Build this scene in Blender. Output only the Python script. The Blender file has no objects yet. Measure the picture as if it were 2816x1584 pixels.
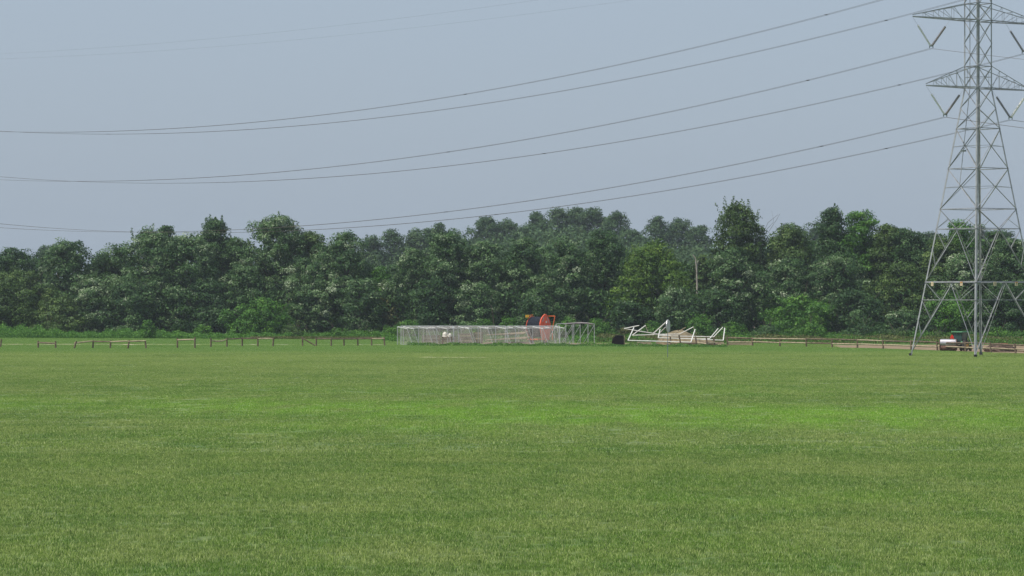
import bpy, bmesh, math, random
import numpy as np
from mathutils import Vector, Matrix

# ------------------------------------------------------------------ camera, world, sun, exposure
F = 8800.0; HY = 825.0; CH = 6.0; W0, H0 = 2816, 1584      # photogrammetric frame of the photograph
scene = bpy.context.scene
col = scene.collection
cam_d = bpy.data.cameras.new('camera'); cam = bpy.data.objects.new('camera', cam_d); col.objects.link(cam)
cam_d.sensor_width = 36; cam_d.lens = F / W0 * 36; cam_d.clip_start = 0.5; cam_d.clip_end = 9000
cam.location = (0, 0, CH)
cam.rotation_euler = (math.radians(90) + math.atan((HY - H0 / 2) / F), 0, 0)
scene.camera = cam

SUN_EL, SUN_AZ = 61.0, -122.0        # azimuth from +Y (view direction), negative = to the left; behind the camera's left shoulder
world = bpy.data.worlds.new('World'); scene.world = world; world.use_nodes = True
nt = world.node_tree; nt.nodes.clear()
wo = nt.nodes.new('ShaderNodeOutputWorld'); bg = nt.nodes.new('ShaderNodeBackground')
sky = nt.nodes.new('ShaderNodeTexSky'); sky.sky_type = 'NISHITA'; sky.sun_disc = False
sky.sun_elevation = math.radians(SUN_EL); sky.sun_rotation = math.radians(SUN_AZ)
sky.altitude = 50; sky.air_density = 1.0; sky.dust_density = 3.5; sky.ozone_density = 2.0
hz = nt.nodes.new('ShaderNodeMixRGB'); hz.blend_type = 'MIX'; hz.inputs[0].default_value = 0.72
hz.inputs[2].default_value = (3.46, 4.17, 5.10, 1)            # even summer haze veil over the whole sky
nt.links.new(sky.outputs[0], hz.inputs[1])
nt.links.new(hz.outputs[0], bg.inputs[0]); bg.inputs[1].default_value = 0.1
nt.links.new(bg.outputs[0], wo.inputs[0])
sun_d = bpy.data.lights.new('sun', 'SUN'); sun_d.energy = 3.5; sun_d.angle = math.radians(0.6); sun_d.color = (1, 0.95, 0.87)
sun = bpy.data.objects.new('sun', sun_d); col.objects.link(sun); sun.location = (0, 0, 60)
a, e = math.radians(SUN_AZ), math.radians(SUN_EL)
sdir = Vector((math.sin(a) * math.cos(e), math.cos(a) * math.cos(e), math.sin(e)))
sun.rotation_euler = sdir.to_track_quat('Z', 'Y').to_euler()
scene.view_settings.view_transform = 'Standard'; scene.view_settings.look = 'None'
scene.view_settings.gamma = 1; scene.view_settings.use_curve_mapping = False
scene.view_settings.exposure = 0.33

# ------------------------------------------------------------------ helpers
rnd = random.Random(7)
Z = 1.0932                                        # zoomed reading -> photo pixel
def gd(py): return CH * F / (py - HY)             # distance of the ground seen at a photo row
def at(px, D, z=0.0): return Vector(((px - W0 / 2) / F * D, D, z))
def up(py, D): return CH + (HY - py) / F * D      # height of a point seen at row py at distance D
def pt(px, py, D): return Vector(((px - W0 / 2) / F * D, D, up(py, D)))

def tag(o, label=None, cat=None, group=None, kind=None):
    if label: o['label'] = label
    if cat: o['category'] = cat
    if group: o['group'] = group
    if kind: o['kind'] = kind
    return o
def empty(name, loc, label=None, cat=None, group=None):
    o = bpy.data.objects.new(name, None); o.location = loc; o.empty_display_size = 0.3
    col.objects.link(o); return tag(o, label, cat, group)

class MB:
    def __init__(s, origin=(0, 0, 0)): s.v = []; s.f = []; s.o = Vector(origin)
    def add(s, vs, fs):
        n = len(s.v); s.v += [tuple(Vector(v) - s.o) for v in vs]; s.f += [tuple(i + n for i in f) for f in fs]; return s
    def box(s, c, size, rz=0, taper=1.0):
        R = Matrix.Rotation(rz, 3, 'Z'); vs = []
        for k in (-1, 1):
            t = taper if k == 1 else 1
            for x, y in ((-1, -1), (1, -1), (1, 1), (-1, 1)):
                vs.append(Vector(c) + R @ Vector((x * size[0] / 2 * t, y * size[1] / 2 * t, k * size[2] / 2)))
        return s.add(vs, [(3, 2, 1, 0), (4, 5, 6, 7), (0, 1, 5, 4), (1, 2, 6, 5), (2, 3, 7, 6), (3, 0, 4, 7)])
    def frame(s, p, q, ref=None):
        d = (q - p).normalized(); r = Vector(ref) if ref is not None else Vector((0, 0, 1))
        if abs(d.dot(r)) > 0.97: r = Vector((1, 0, 0))
        u = d.cross(r).normalized(); w = u.cross(d).normalized(); return d, u, w
    def beam(s, p, q, w, h=None, ref=None):
        p, q = Vector(p), Vector(q); h = h or w; d, u, v = s.frame(p, q, ref); vs = []
        for c in (p, q):
            for a_, b_ in ((-1, -1), (1, -1), (1, 1), (-1, 1)): vs.append(c + u * a_ * w / 2 + v * b_ * h / 2)
        return s.add(vs, [(3, 2, 1, 0), (4, 5, 6, 7), (0, 1, 5, 4), (1, 2, 6, 5), (2, 3, 7, 6), (3, 0, 4, 7)])
    def angle(s, p, q, w, ref=None, t=0.01):      # L-section steel
        p, q = Vector(p), Vector(q); d, u, v = s.frame(p, q, ref)
        prof = [(0, 0), (w, 0), (w, t), (t, t), (t, w), (0, w)]
        vs = [c + u * (a_ - w / 3) + v * (b_ - w / 3) for c in (p, q) for a_, b_ in prof]
        fs = [(5, 4, 3, 2, 1, 0), (6, 7, 8, 9, 10, 11)] + [(i, (i + 1) % 6, 6 + (i + 1) % 6, 6 + i) for i in range(6)]
        return s.add(vs, fs)
    def tube(s, pts, r, n=6, r2=None, cap=True):
        pts = [Vector(p) for p in pts]; m = len(pts); vs = []
        for i, p in enumerate(pts):
            d = (pts[min(i + 1, m - 1)] - pts[max(i - 1, 0)]).normalized()
            ref = Vector((0, 0, 1)) if abs(d.z) < 0.95 else Vector((1, 0, 0))
            u = d.cross(ref).normalized(); w = u.cross(d)
            rr = r if r2 is None else r + (r2 - r) * i / (m - 1)
            if isinstance(r, (list, tuple)): rr = r[i]
            for k in range(n):
                a_ = 2 * math.pi * k / n; vs.append(p + u * math.cos(a_) * rr + w * math.sin(a_) * rr)
        fs = [(i * n + k, i * n + (k + 1) % n, (i + 1) * n + (k + 1) % n, (i + 1) * n + k) for i in range(m - 1) for k in range(n)]
        if cap: fs += [tuple(range(n - 1, -1, -1)), tuple(range((m - 1) * n, m * n))]
        return s.add(vs, fs)
    def lathe(s, base, axis, prof, n=16):          # prof = [(distance along axis, radius)]
        base, axis = Vector(base), Vector(axis).normalized(); d, u, w = s.frame(base, base + axis)
        vs = []
        for t, r in prof:
            for k in range(n):
                a_ = 2 * math.pi * k / n; vs.append(base + axis * t + (u * math.cos(a_) + w * math.sin(a_)) * r)
        m = len(prof)
        fs = [(i * n + k, i * n + (k + 1) % n, (i + 1) * n + (k + 1) % n, (i + 1) * n + k) for i in range(m - 1) for k in range(n)]
        fs += [tuple(range(n - 1, -1, -1)), tuple(range((m - 1) * n, m * n))]
        return s.add(vs, fs)
    def mesh(s, name, m, smooth=False):
        me = bpy.data.meshes.new(name); me.from_pydata(s.v, [], s.f); me.materials.append(m)
        if smooth: me.polygons.foreach_set('use_smooth', [True] * len(me.polygons))
        me.update(); return me
    def build(s, name, m, parent=None, smooth=False):
        o = bpy.data.objects.new(name, s.mesh(name, m, smooth)); col.objects.link(o)
        if parent is not None: o.parent = parent
        else: o.location = s.o
        return o

def copy_tree(o, parent=None):
    c = o.copy(); col.objects.link(c); c.parent = parent
    for ch in [x for x in o.children]: copy_tree(ch, c)
    return c

# ------------------------------------------------------------------ materials
def mat(name, base, rough=0.7, metal=0.0, spec=0.4, var=0.25, scale=3.0, tint=None, bump=0.0, alpha=None):
    m = bpy.data.materials.new(name); m.use_nodes = True; n = m.node_tree.nodes; l = m.node_tree.links
    b = n['Principled BSDF']; b.inputs['Roughness'].default_value = rough; b.inputs['Metallic'].default_value = metal
    b.inputs['Specular IOR Level'].default_value = spec
    tc = n.new('ShaderNodeNewGeometry'); nz = n.new('ShaderNodeTexNoise'); nz.inputs['Scale'].default_value = scale
    nz.inputs['Detail'].default_value = 5; l.new(tc.outputs['Position'], nz.inputs['Vector'])
    rp = n.new('ShaderNodeValToRGB'); rp.color_ramp.elements[0].position = 0.3; rp.color_ramp.elements[1].position = 0.7
    rp.color_ramp.elements[0].color = tuple(c * (1 - var) for c in base) + (1,)
    t2 = tint or tuple(min(1, c * (1 + var)) for c in base)
    rp.color_ramp.elements[1].color = tuple(t2) + (1,)
    l.new(nz.outputs['Fac'], rp.inputs[0]); l.new(rp.outputs[0], b.inputs['Base Color'])
    if bump:
        bp = n.new('ShaderNodeBump'); bp.inputs['Strength'].default_value = bump; bp.inputs['Distance'].default_value = 0.05
        l.new(nz.outputs['Fac'], bp.inputs['Height']); l.new(bp.outputs[0], b.inputs['Normal'])
    return m
def leaf_mat(name, stops, rough=0.5, trans=0.22, spec=0.2):
    """stops: list of (position, colour) over the random per-leaf tone"""
    m = bpy.data.materials.new(name); m.use_nodes = True; n = m.node_tree.nodes; l = m.node_tree.links
    b = n['Principled BSDF']; b.inputs['Roughness'].default_value = rough; b.inputs['Specular IOR Level'].default_value = spec
    at_ = n.new('ShaderNodeAttribute'); at_.attribute_name = 'tone'
    rp = n.new('ShaderNodeValToRGB'); el = rp.color_ramp.elements
    el[0].position, el[0].color = stops[0][0], tuple(stops[0][1]) + (1,)
    el[1].position, el[1].color = stops[-1][0], tuple(stops[-1][1]) + (1,)
    for p_, c_ in stops[1:-1]: x = el.new(p_); x.color = tuple(c_) + (1,)
    l.new(at_.outputs['Fac'], rp.inputs[0]); l.new(rp.outputs[0], b.inputs['Base Color'])
    tr = n.new('ShaderNodeBsdfTranslucent'); mx = n.new('ShaderNodeMixShader'); mx.inputs[0].default_value = trans
    l.new(rp.outputs[0], tr.inputs[0]); l.new(b.outputs[0], mx.inputs[1]); l.new(tr.outputs[0], mx.inputs[2])
    l.new(mx.outputs[0], n['Material Output'].inputs['Surface'])
    return m

M = {}
M['steel'] = mat('galvanised_steel', (0.31, 0.315, 0.325), 0.5, 0.25, 0.4, 0.25, 2.0)
M['steel_leg'] = mat('bright_galvanised_steel', (0.33, 0.34, 0.35), 0.5, 0.2, 0.4, 0.2, 2.0)
M['wire'] = mat('weathered_conductor', (0.09, 0.075, 0.065), 0.6, 0.2, 0.4, 0.15)
M['glass_ins'] = mat('insulator_glaze', (0.8, 0.79, 0.77), 0.5, 0, 0.5, 0.05)
M['ins_dark'] = mat('insulator_dark_tone', (0.2, 0.18, 0.18), 0.3, 0, 0.7, 0.2)
M['sign_cream'] = mat('sign_cream', (0.62, 0.5, 0.33), 0.6, var=0.1)
M['sign_orange'] = mat('sign_orange', (0.5, 0.22, 0.06), 0.6, var=0.1)
M['dark_mark'] = mat('sign_mark', (0.05, 0.03, 0.02), 0.6)
M['wood'] = mat('weathered_rail_wood', (0.11, 0.075, 0.05), 0.85, var=0.3, scale=2.5, tint=(0.2, 0.145, 0.095), bump=0.4)
M['wood_pale'] = mat('pale_split_wood', (0.29, 0.23, 0.15), 0.85, var=0.25, scale=2.5, tint=(0.42, 0.34, 0.23), bump=0.3)
M['white'] = mat('white_painted_pipe', (0.68, 0.67, 0.63), 0.45, var=0.12, scale=1.5)
M['gal'] = mat('grey_goal_pipe', (0.4, 0.42, 0.42), 0.45, 0.1, 0.5, 0.15)
M['net'] = mat('net_twine', (0.50, 0.47, 0.42), 0.8, var=0.12)
M['net_grey'] = mat('net_twine_grey', (0.24, 0.22, 0.22), 0.8, var=0.12)
M['red'] = mat('red_machine_paint', (0.75, 0.12, 0.05), 0.4, var=0.15, scale=1.2)
M['orange'] = mat('orange_machine_paint', (0.62, 0.14, 0.035), 0.4, var=0.12)
M['yellow'] = mat('yellow_paint', (0.65, 0.36, 0.035), 0.45, var=0.12)
M['hose'] = mat('black_hose', (0.018, 0.02, 0.028), 0.32, 0, 0.6, 0.2)
M['rubber'] = mat('tyre_rubber', (0.035, 0.032, 0.03), 0.85, var=0.3)
M['green_paint'] = mat('tractor_green', (0.02, 0.16, 0.05), 0.4, var=0.12)
M['dark'] = mat('dark_machinery', (0.022, 0.022, 0.02), 0.7, var=0.3)
M['rust'] = mat('rusty_steel', (0.11, 0.05, 0.032), 0.85, var=0.35, scale=4, tint=(0.2, 0.105, 0.07), bump=0.4)
M['silver'] = mat('silver_steel', (0.48, 0.46, 0.49), 0.35, 0.35, 0.5, 0.12)
M['sign_blue'] = mat('sign_back_blue_grey', (0.13, 0.17, 0.22), 0.35, 0.1, 0.5, 0.35, 2.5)
M['black'] = mat('black_painted_steel', (0.005, 0.004, 0.004), 0.9, spec=0.1, var=0.4, tint=(0.012, 0.007, 0.005))
M['soil'] = mat('tan_soil', (0.19, 0.13, 0.075), 0.95, var=0.3, scale=0.8, tint=(0.30, 0.22, 0.13), bump=0.6)
M['soil_pale'] = mat('pale_dry_soil', (0.40, 0.32, 0.22), 0.95, var=0.2, scale=0.8, tint=(0.52, 0.44, 0.32), bump=0.4)
M['heap'] = mat('tan_heap_soil', (0.17, 0.135, 0.075), 0.95, var=0.3, scale=1.5, tint=(0.26, 0.21, 0.125), bump=0.6)
M['brush'] = mat('brown_brush', (0.065, 0.045, 0.03), 0.95, var=0.4, scale=3, tint=(0.15, 0.10, 0.075), bump=0.8)
M['bag'] = mat('white_bag_plastic', (0.72, 0.69, 0.6), 0.5, var=0.08)
M['bark'] = mat('tree_bark', (0.07, 0.055, 0.04), 0.9, var=0.35, scale=3, tint=(0.13, 0.105, 0.08), bump=0.5)
M['snag'] = mat('bare_dead_wood', (0.3, 0.26, 0.21), 0.85, var=0.25, scale=2, tint=(0.5, 0.46, 0.4), bump=0.3)
gm = bpy.data.materials.new('tinted_cab_glass'); gm.use_nodes = True; b = gm.node_tree.nodes['Principled BSDF']
b.inputs['Base Color'].default_value = (0.06, 0.12, 0.12, 1); b.inputs['Roughness'].default_value = 0.2; b.inputs['Transmission Weight'].default_value = 0.25
M['glass'] = gm
rl = mat('red_reflector', (0.85, 0.04, 0.02), 0.4, var=0.05); M['reflector'] = rl

M['silver_leaf'] = leaf_mat('silver_maple_leaf', [(0, (0.030, 0.072, 0.024)), (0.5, (0.074, 0.152, 0.044)), (0.70, (0.135, 0.215, 0.085)), (0.88, (0.25, 0.33, 0.18)), (1, (0.38, 0.44, 0.29))], 0.45)
M['dark_leaf'] = leaf_mat('dark_broad_leaf', [(0, (0.024, 0.060, 0.020)), (0.6, (0.054, 0.118, 0.033)), (0.9, (0.096, 0.175, 0.055)), (1, (0.18, 0.26, 0.12))], 0.45)
M['olive_leaf'] = leaf_mat('olive_leaf', [(0, (0.036, 0.072, 0.018)), (0.6, (0.078, 0.142, 0.032)), (1, (0.16, 0.235, 0.065))], 0.5)
M['yellow_leaf'] = leaf_mat('yellow_green_leaf', [(0, (0.042, 0.095, 0.014)), (0.6, (0.092, 0.175, 0.022)), (1, (0.19, 0.28, 0.04))], 0.5)
M['bright_leaf'] = leaf_mat('bright_green_leaf', [(0, (0.039, 0.110, 0.015)), (0.6, (0.078, 0.197, 0.025)), (1, (0.155, 0.315, 0.043))], 0.5)
M['far_leaf'] = leaf_mat('far_wood_leaf', [(0, (0.037, 0.083, 0.032)), (0.6, (0.067, 0.128, 0.046)), (1, (0.122, 0.191, 0.076))], 0.6)
M['weed_leaf'] = leaf_mat('weed_leaf', [(0, (0.052, 0.142, 0.024)), (0.6, (0.097, 0.242, 0.034)), (1, (0.194, 0.356, 0.058))], 0.6)
M['brown_leaf'] = leaf_mat('brownish_leaf', [(0, (0.068, 0.075, 0.024)), (0.6, (0.121, 0.135, 0.042)), (1, (0.203, 0.210, 0.072))], 0.6)

def grass_mat(name, blades):
    """turf colour from world position: real patches of brighter, drier and darker grass"""
    m = bpy.data.materials.new(name); m.use_nodes = True; n = m.node_tree.nodes; l = m.node_tree.links
    b = n['Principled BSDF']; b.inputs['Roughness'].default_value = 0.7; b.inputs['Specular IOR Level'].default_value = 0.2
    geo = n.new('ShaderNodeNewGeometry')
    def noise(sx, sy, sc, det=4, off=0.0):
        mp = n.new('ShaderNodeMapping'); mp.inputs['Scale'].default_value = (sx, sy, 0.0); mp.inputs['Location'].default_value = (off, off * 0.7, 0)
        l.new(geo.outputs['Position'], mp.inputs[0]); z = n.new('ShaderNodeTexNoise'); z.inputs['Scale'].default_value = sc
        z.inputs['Detail'].default_value = det; z.inputs['Roughness'].default_value = 0.6; l.new(mp.outputs[0], z.inputs[0]); return z.outputs['Fac']
    def ramp(src, p0, p1, c0=(0, 0, 0), c1=(1, 1, 1)):
        r = n.new('ShaderNodeValToRGB'); r.color_ramp.elements[0].position = p0; r.color_ramp.elements[1].position = p1
        r.color_ramp.elements[0].color = tuple(c0) + (1,); r.color_ramp.elements[1].color = tuple(c1) + (1,)
        l.new(src, r.inputs[0]); return r.outputs[0]
    def mix(fac, a_, b_):
        x = n.new('ShaderNodeMixRGB')
        if isinstance(fac, float): x.inputs[0].default_value = fac
        else: l.new(fac, x.inputs[0])
        for i, s_ in ((1, a_), (2, b_)):
            if isinstance(s_, tuple): x.inputs[i].default_value = s_ + (1,)
            else: l.new(s_, x.inputs[i])
        return x.outputs[0]
    def math_(op, a_, b_=0.0):
        x = n.new('ShaderNodeMath'); x.operation = op; x.use_clamp = op in ('MULTIPLY', 'ADD')
        for i, s_ in ((0, a_), (1, b_)):
            if isinstance(s_, (int, float)): x.inputs[i].default_value = s_
            else: l.new(s_, x.inputs[i])
        return x.outputs[0]
    sep = n.new('ShaderNodeSeparateXYZ'); l.new(geo.outputs['Position'], sep.inputs[0]); X, Y = sep.outputs[0], sep.outputs[1]
    base = mix(ramp(noise(0.35, 0.11, 1.0, 5), 0.36, 0.64), G['dark'], G['mid'])
    base = mix(math_('MULTIPLY', ramp(noise(0.25, 0.06, 1.0, 4, 31), 0.46, 0.66), 0.8), base, G['dry'])
    base = mix(math_('MULTIPLY', ramp(noise(1.6, 0.5, 1.0, 4, 77), 0.52, 0.68), 0.45), base, G['dark'])
    base = mix(math_('MULTIPLY', ramp(noise(0.03, 0.16, 1.0, 3, 91), 0.42, 0.62), 0.5), base, G['dry'])
    base = mix(math_('MULTIPLY', ramp(noise(0.04, 0.22, 1.0, 3, 140), 0.50, 0.66), 0.45), base, G['dark'])
    base = mix(math_('MULTIPLY', ramp(noise(0.9, 0.22, 1.0, 4, 63), 0.54, 0.68), 0.5), base, G['dry'])
    base = mix(math_('MULTIPLY', ramp(noise(6.0, 1.6, 1.0, 3, 17), 0.50, 0.68), 0.7), base, G['deep'])
    # brighter strips of the field (elongated along x, at about 160-185 m)
    def bump_band(c, w, src=Y):                       # 1 at c, 0 beyond w, smooth
        d = math_('ABSOLUTE', math_('SUBTRACT', src, c)); x = n.new('ShaderNodeMapRange'); x.interpolation_type = 'SMOOTHSTEP'
        x.inputs['From Min'].default_value = w; x.inputs['From Max'].default_value = w * 0.25; l.new(d, x.inputs['Value']); return x.outputs[0]
    wob = noise(0.09, 0.03, 1.0, 3, 5)
    Yw = math_('ADD', 0, 0); Yw = n.new('ShaderNodeMath'); Yw.operation = 'MULTIPLY_ADD'; l.new(wob, Yw.inputs[0]); Yw.inputs[1].default_value = 26; l.new(Y, Yw.inputs[2]); Yw = Yw.outputs[0]
    fine = ramp(noise(0.5, 0.1, 1.0, 5, 12), 0.30, 0.62)
    for (yc, hw, xc, xw, st) in BRIGHT:
        f_ = math_('MULTIPLY', math_('MULTIPLY', bump_band(yc + 13, hw, Yw), bump_band(xc, xw, X)), math_('MULTIPLY', fine, st))
        base = mix(f_, base, G['bright'])
    far = n.new('ShaderNodeMapRange'); far.inputs['From Min'].default_value = 205; far.inputs['From Max'].default_value = 330; l.new(Y, far.inputs['Value'])
    base = mix(math_('MULTIPLY', far.outputs[0], ramp(noise(0.05, 0.06, 1.0, 4, 50), 0.3, 0.6)), base, G['farmid'])
    edge = n.new('ShaderNodeMapRange'); edge.inputs['From Min'].default_value = 352; edge.inputs['From Max'].default_value = 385; l.new(Y, edge.inputs['Value'])
    base = mix(math_('MULTIPLY', edge.outputs[0], 0.8), base, G['edge'])
    if blades:
        oi = n.new('ShaderNodeAttribute'); oi.attribute_name = 'tone'
        base = mix(ramp(oi.outputs['Fac'], 0.0, 0.5, (0.55, 0.55, 0.55), (0, 0, 0)), base, G['deep'])
        base = mix(ramp(oi.outputs['Fac'], 0.72, 1.0, (0, 0, 0), (0.75, 0.75, 0.75)), base, G['straw'])
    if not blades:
        g_ = n.new('ShaderNodeMixRGB'); g_.blend_type = 'MULTIPLY'; g_.inputs[0].default_value = 1; g_.inputs[2].default_value = (.45, .45, .5, 1); l.new(base, g_.inputs[1]); base = g_.outputs[0]  # blades' self-shading put into the flat ground's colour as an even darkening
    l.new(base, b.inputs['Base Color'])
    if blades:
        tr = n.new('ShaderNodeBsdfTranslucent'); mx = n.new('ShaderNodeMixShader'); mx.inputs[0].default_value = 0.3
        l.new(base, tr.inputs[0]); l.new(b.outputs[0], mx.inputs[1]); l.new(tr.outputs[0], mx.inputs[2])
        l.new(mx.outputs[0], n['Material Output'].inputs['Surface'])
    return m
G = dict(dark=(0.150, 0.278, 0.046), mid=(0.246, 0.372, 0.068), dry=(0.352, 0.435, 0.125), bright=(0.262, 0.480, 0.048),
         farmid=(0.325, 0.43, 0.11), edge=(0.180, 0.345, 0.060), deep=(0.052, 0.115, 0.024), straw=(0.70, 0.74, 0.36))
# (distance, half depth, x centre, half width, strength)
BRIGHT = [(167, 27, 10, 30, 0.85), (160, 18, 20, 16, 0.35), (178, 22, -10, 16, 0.6), (186, 22, -24, 16, 0.45), (215, 20, 0, 34, 0.3),
          (150, 8, -8, 10, 0.35), (97, 5, 8, 8, 0.25)]
M['turf'] = grass_mat('turf', False)
M['blade'] = grass_mat('grass_blade', True)

# ------------------------------------------------------------------ setting: ground, hill, tracks
gb = MB(); xs = [-1500, -200, 200, 1500]; ys = [-150, 40, 700, 2300]
gv = [(x, y, 0) for y in ys for x in xs]
gb.add(gv, [(j * 4 + i, j * 4 + i + 1, (j + 1) * 4 + i + 1, (j + 1) * 4 + i) for j in range(3) for i in range(3)])
tag(gb.build('ground', M['turf']), kind='structure')

def hill_h(x, y):
    t = (y - 640) / 260.0; t = max(0, min(1, t)); t = t * t * (3 - 2 * t)
    px = W0 / 2 + x / 900 * F
    prof = np.interp(px, [-800, 200, 900, 1150, 1300, 1500, 1650, 1800, 1950, 2150, 2300, 2500, 2816, 3600], [3, 4, 11, 12, 15, 19, 18, 15, 14, 15, 13.5, 14, 13, 12])
    return t * prof
hb = MB(); nx, ny = 50, 16
hv = [(-260 + 520 * i / nx, 645 + 800 * j / ny, hill_h(-260 + 520 * i / nx, 645 + 800 * j / ny) - 0.3 + (0.0 if 0 < j < ny and 0 < i < nx else -0.5)) for j in range(ny + 1) for i in range(nx + 1)]
hb.add(hv, [(j * (nx + 1) + i, j * (nx + 1) + i + 1, (j + 1) * (nx + 1) + i + 1, (j + 1) * (nx + 1) + i) for j in range(ny) for i in range(nx)])
tag(hb.build('hill', M['brush'], smooth=True), kind='structure')

def strip(name, m, edge_near, edge_far, z=0.004, seed=0):
    r = random.Random(seed); s_ = MB(); vs = []; n_ = len(edge_near)
    for (px, D) in edge_near: p = at(px, D); vs.append((p.x, p.y, z))
    for (px, D) in edge_far: p = at(px, D); vs.append((p.x, p.y, z))
    s_.add(vs, [(i, i + 1, n_ + i + 1, n_ + i) for i in range(n_ - 1)])
    return tag(s_.build(name, m), kind='structure')
def wavy(x0, x1, D0, D1, amp, seed, n_=40):
    r = random.Random(seed); return [(x0 + (x1 - x0) * i / n_, D0 + (D1 - D0) * i / n_ + r.uniform(-amp, amp)) for i in range(n_ + 1)]
# worn brown yard behind the right-hand fence
near = [(1985, 420), (2150, 414), (2300, 403), (2400, 397), (2500, 388), (2600, 378), (2700, 368), (2816, 358), (2950, 348)]
far_ = [(1985, 422), (2150, 424), (2300, 426), (2400, 426), (2500, 428), (2600, 428), (2700, 428), (2816, 425), (2950, 420)]
def dens(p, amp, seed):
    r = random.Random(seed); q = []
    for (a0, d0), (a1, d1) in zip(p[:-1], p[1:]):
        for k in range(8): t = k / 8; q.append((a0 + (a1 - a0) * t, d0 + (d1 - d0) * t + r.uniform(-amp, amp)))
    return q + [p[-1]]
strip('dirt_yard', M['soil'], dens(near, 1.2, 1), dens(far_, 2.0, 2))
strip('dirt_track', M['soil_pale'], wavy(-60, 1090, 429, 423, 0.9, 3), wavy(-60, 1090, 437, 430, 0.9, 4))
strip('worn_patch', mat('thin_dry_turf', (0.30, 0.29, 0.15), 0.95, var=0.3, scale=0.6, tint=(0.42, 0.40, 0.24)), wavy(1150, 1345, 331, 332, 0.4, 5, 12), wavy(1150, 1345, 336, 334, 0.5, 6, 12), z=0.03)
strip('dirt_apron', M['soil'], wavy(1160, 2010, 421, 418, 1.5, 8), wavy(1160, 2010, 446, 440, 2.0, 9))

# ------------------------------------------------------------------ grass: clumps of blades over the field
def blade_patch(name, n_, size, h0, h1, w, seed):
    r = np.random.default_rng(seed); V = []; Fc = []; T = []
    for i in range(n_):
        x, y = r.uniform(-size / 2, size / 2, 2); h = r.uniform(h0, h1); az = r.uniform(0, 2 * math.pi)
        ln = r.uniform(0.1, 0.55) * h; la = r.uniform(0, 2 * math.pi); ww = w * r.uniform(0.7, 1.3)
        cx, cy = math.cos(az) * ww / 2, math.sin(az) * ww / 2; lx, ly = math.cos(la) * ln, math.sin(la) * ln
        k = len(V)
        V += [(x - cx, y - cy, 0), (x + cx, y + cy, 0), (x + lx * .45 + cx * .7, y + ly * .45 + cy * .7, h * .6), (x + lx * .45 - cx * .7, y + ly * .45 - cy * .7, h * .6), (x + lx, y + ly, h)]
        Fc += [(k, k + 1, k + 2, k + 3), (k + 3, k + 2, k + 4)]; t = r.random(); T += [t, t]
    me = bpy.data.meshes.new(name); me.from_pydata(V, [], Fc); me.materials.append(M['blade'])
    at_ = me.attributes.new('tone', 'FLOAT', 'FACE'); at_.data.foreach_set('value', T); me.update()
    return me
patch_objs = {}
def scatter(name, me, pts, label_kind='stuff', smin=0.8, smax=1.25):
    """one stuff object: points carrying instances of the blade patch"""
    pm = bpy.data.meshes.new(name); pm.from_pydata([tuple(p) for p in pts], [], [])
    o = bpy.data.objects.new(name, pm); col.objects.link(o); o['kind'] = 'stuff'; o['label'] = label_kind
    ng = bpy.data.node_groups.new(name, 'GeometryNodeTree')
    ng.interface.new_socket('Geometry', in_out='INPUT', socket_type='NodeSocketGeometry')
    ng.interface.new_socket('Geometry', in_out='OUTPUT', socket_type='NodeSocketGeometry')
    gi = ng.nodes.new('NodeGroupInput'); go = ng.nodes.new('NodeGroupOutput')
    ip = ng.nodes.new('GeometryNodeInstanceOnPoints'); m2p = ng.nodes.new('GeometryNodeMeshToPoints')
    rv = ng.nodes.new('FunctionNodeRandomValue'); rv.data_type = 'FLOAT_VECTOR'; rv.inputs[0].default_value = (0, 0, 0); rv.inputs[1].default_value = (0, 0, 6.283)
    rs = ng.nodes.new('FunctionNodeRandomValue'); rs.data_type = 'FLOAT'; rs.inputs[2].default_value = smin; rs.inputs[3].default_value = smax
    src = ng.nodes.new('GeometryNodeObjectInfo'); src.inputs['As Instance'].default_value = True
    if me.name not in patch_objs:
        po = bpy.data.objects.new(me.name, me); patch_objs[me.name] = po      # never linked: only a source
    src.inputs[0].default_value = patch_objs[me.name]
    L = ng.links.new
    L(gi.outputs[0], m2p.inputs[0]); L(m2p.outputs[0], ip.inputs['Points']); L(src.outputs['Geometry'], ip.inputs['Instance'])
    L(rv.outputs[0], ip.inputs['Rotation']); L(rs.outputs[1], ip.inputs['Scale']); L(ip.outputs[0], go.inputs[0])
    md = o.modifiers.new('scatter', 'NODES'); md.node_group = ng
    return o
def field_pts(D0, D1, per, seed):
    r = np.random.default_rng(seed); k = 0.172; n_ = int((D1 * D1 - D0 * D0) * k * per)
    D = np.sqrt(r.uniform(D0 * D0, D1 * D1, n_)); x = r.uniform(-k, k, n_) * D
    # leave the bare patches bare
    px = W0 / 2 + x / D * F
    keep = ~((D > 331) & (D < 335) & (px > 1170) & (px < 1345) & (r.random(n_) < .38))
    keep &= ~((px < 1095) & (D > 429) & (D < 436) & (r.random(n_) < .85))
    keep &= ~((px > 1160) & (px < 2010) & (D > 423) & (D < 444))
    lim = np.interp(px, [0, 1990, 2300, 2400, 2500, 2600, 2700, 2816], [900, 900, 402, 396, 387, 377, 367, 357])
    keep &= D < lim
    return np.stack([x[keep], D[keep], np.zeros(keep.sum())], 1)
blade_a = blade_patch('blade_clump', 46, 0.42, 0.035, 0.085, 0.013, 1)
blade_b = blade_patch('blade_clump_wide', 120, 1.15, 0.03, 0.075, 0.022, 2)
blade_c = blade_patch('blade_clump_tall', 26, 0.22, 0.07, 0.13, 0.012, 3)
scatter('grass', blade_a, field_pts(62, 125, 13.0, 11), 'mown grass blades over the near field')
scatter('grass', blade_b, field_pts(118, 520, 1.7, 12), 'mown grass blades over the far field')
scatter('grass', blade_c, field_pts(62, 160, 1.3, 13), 'taller tufts left in the mown field', smin=0.6, smax=1.3)

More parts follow.
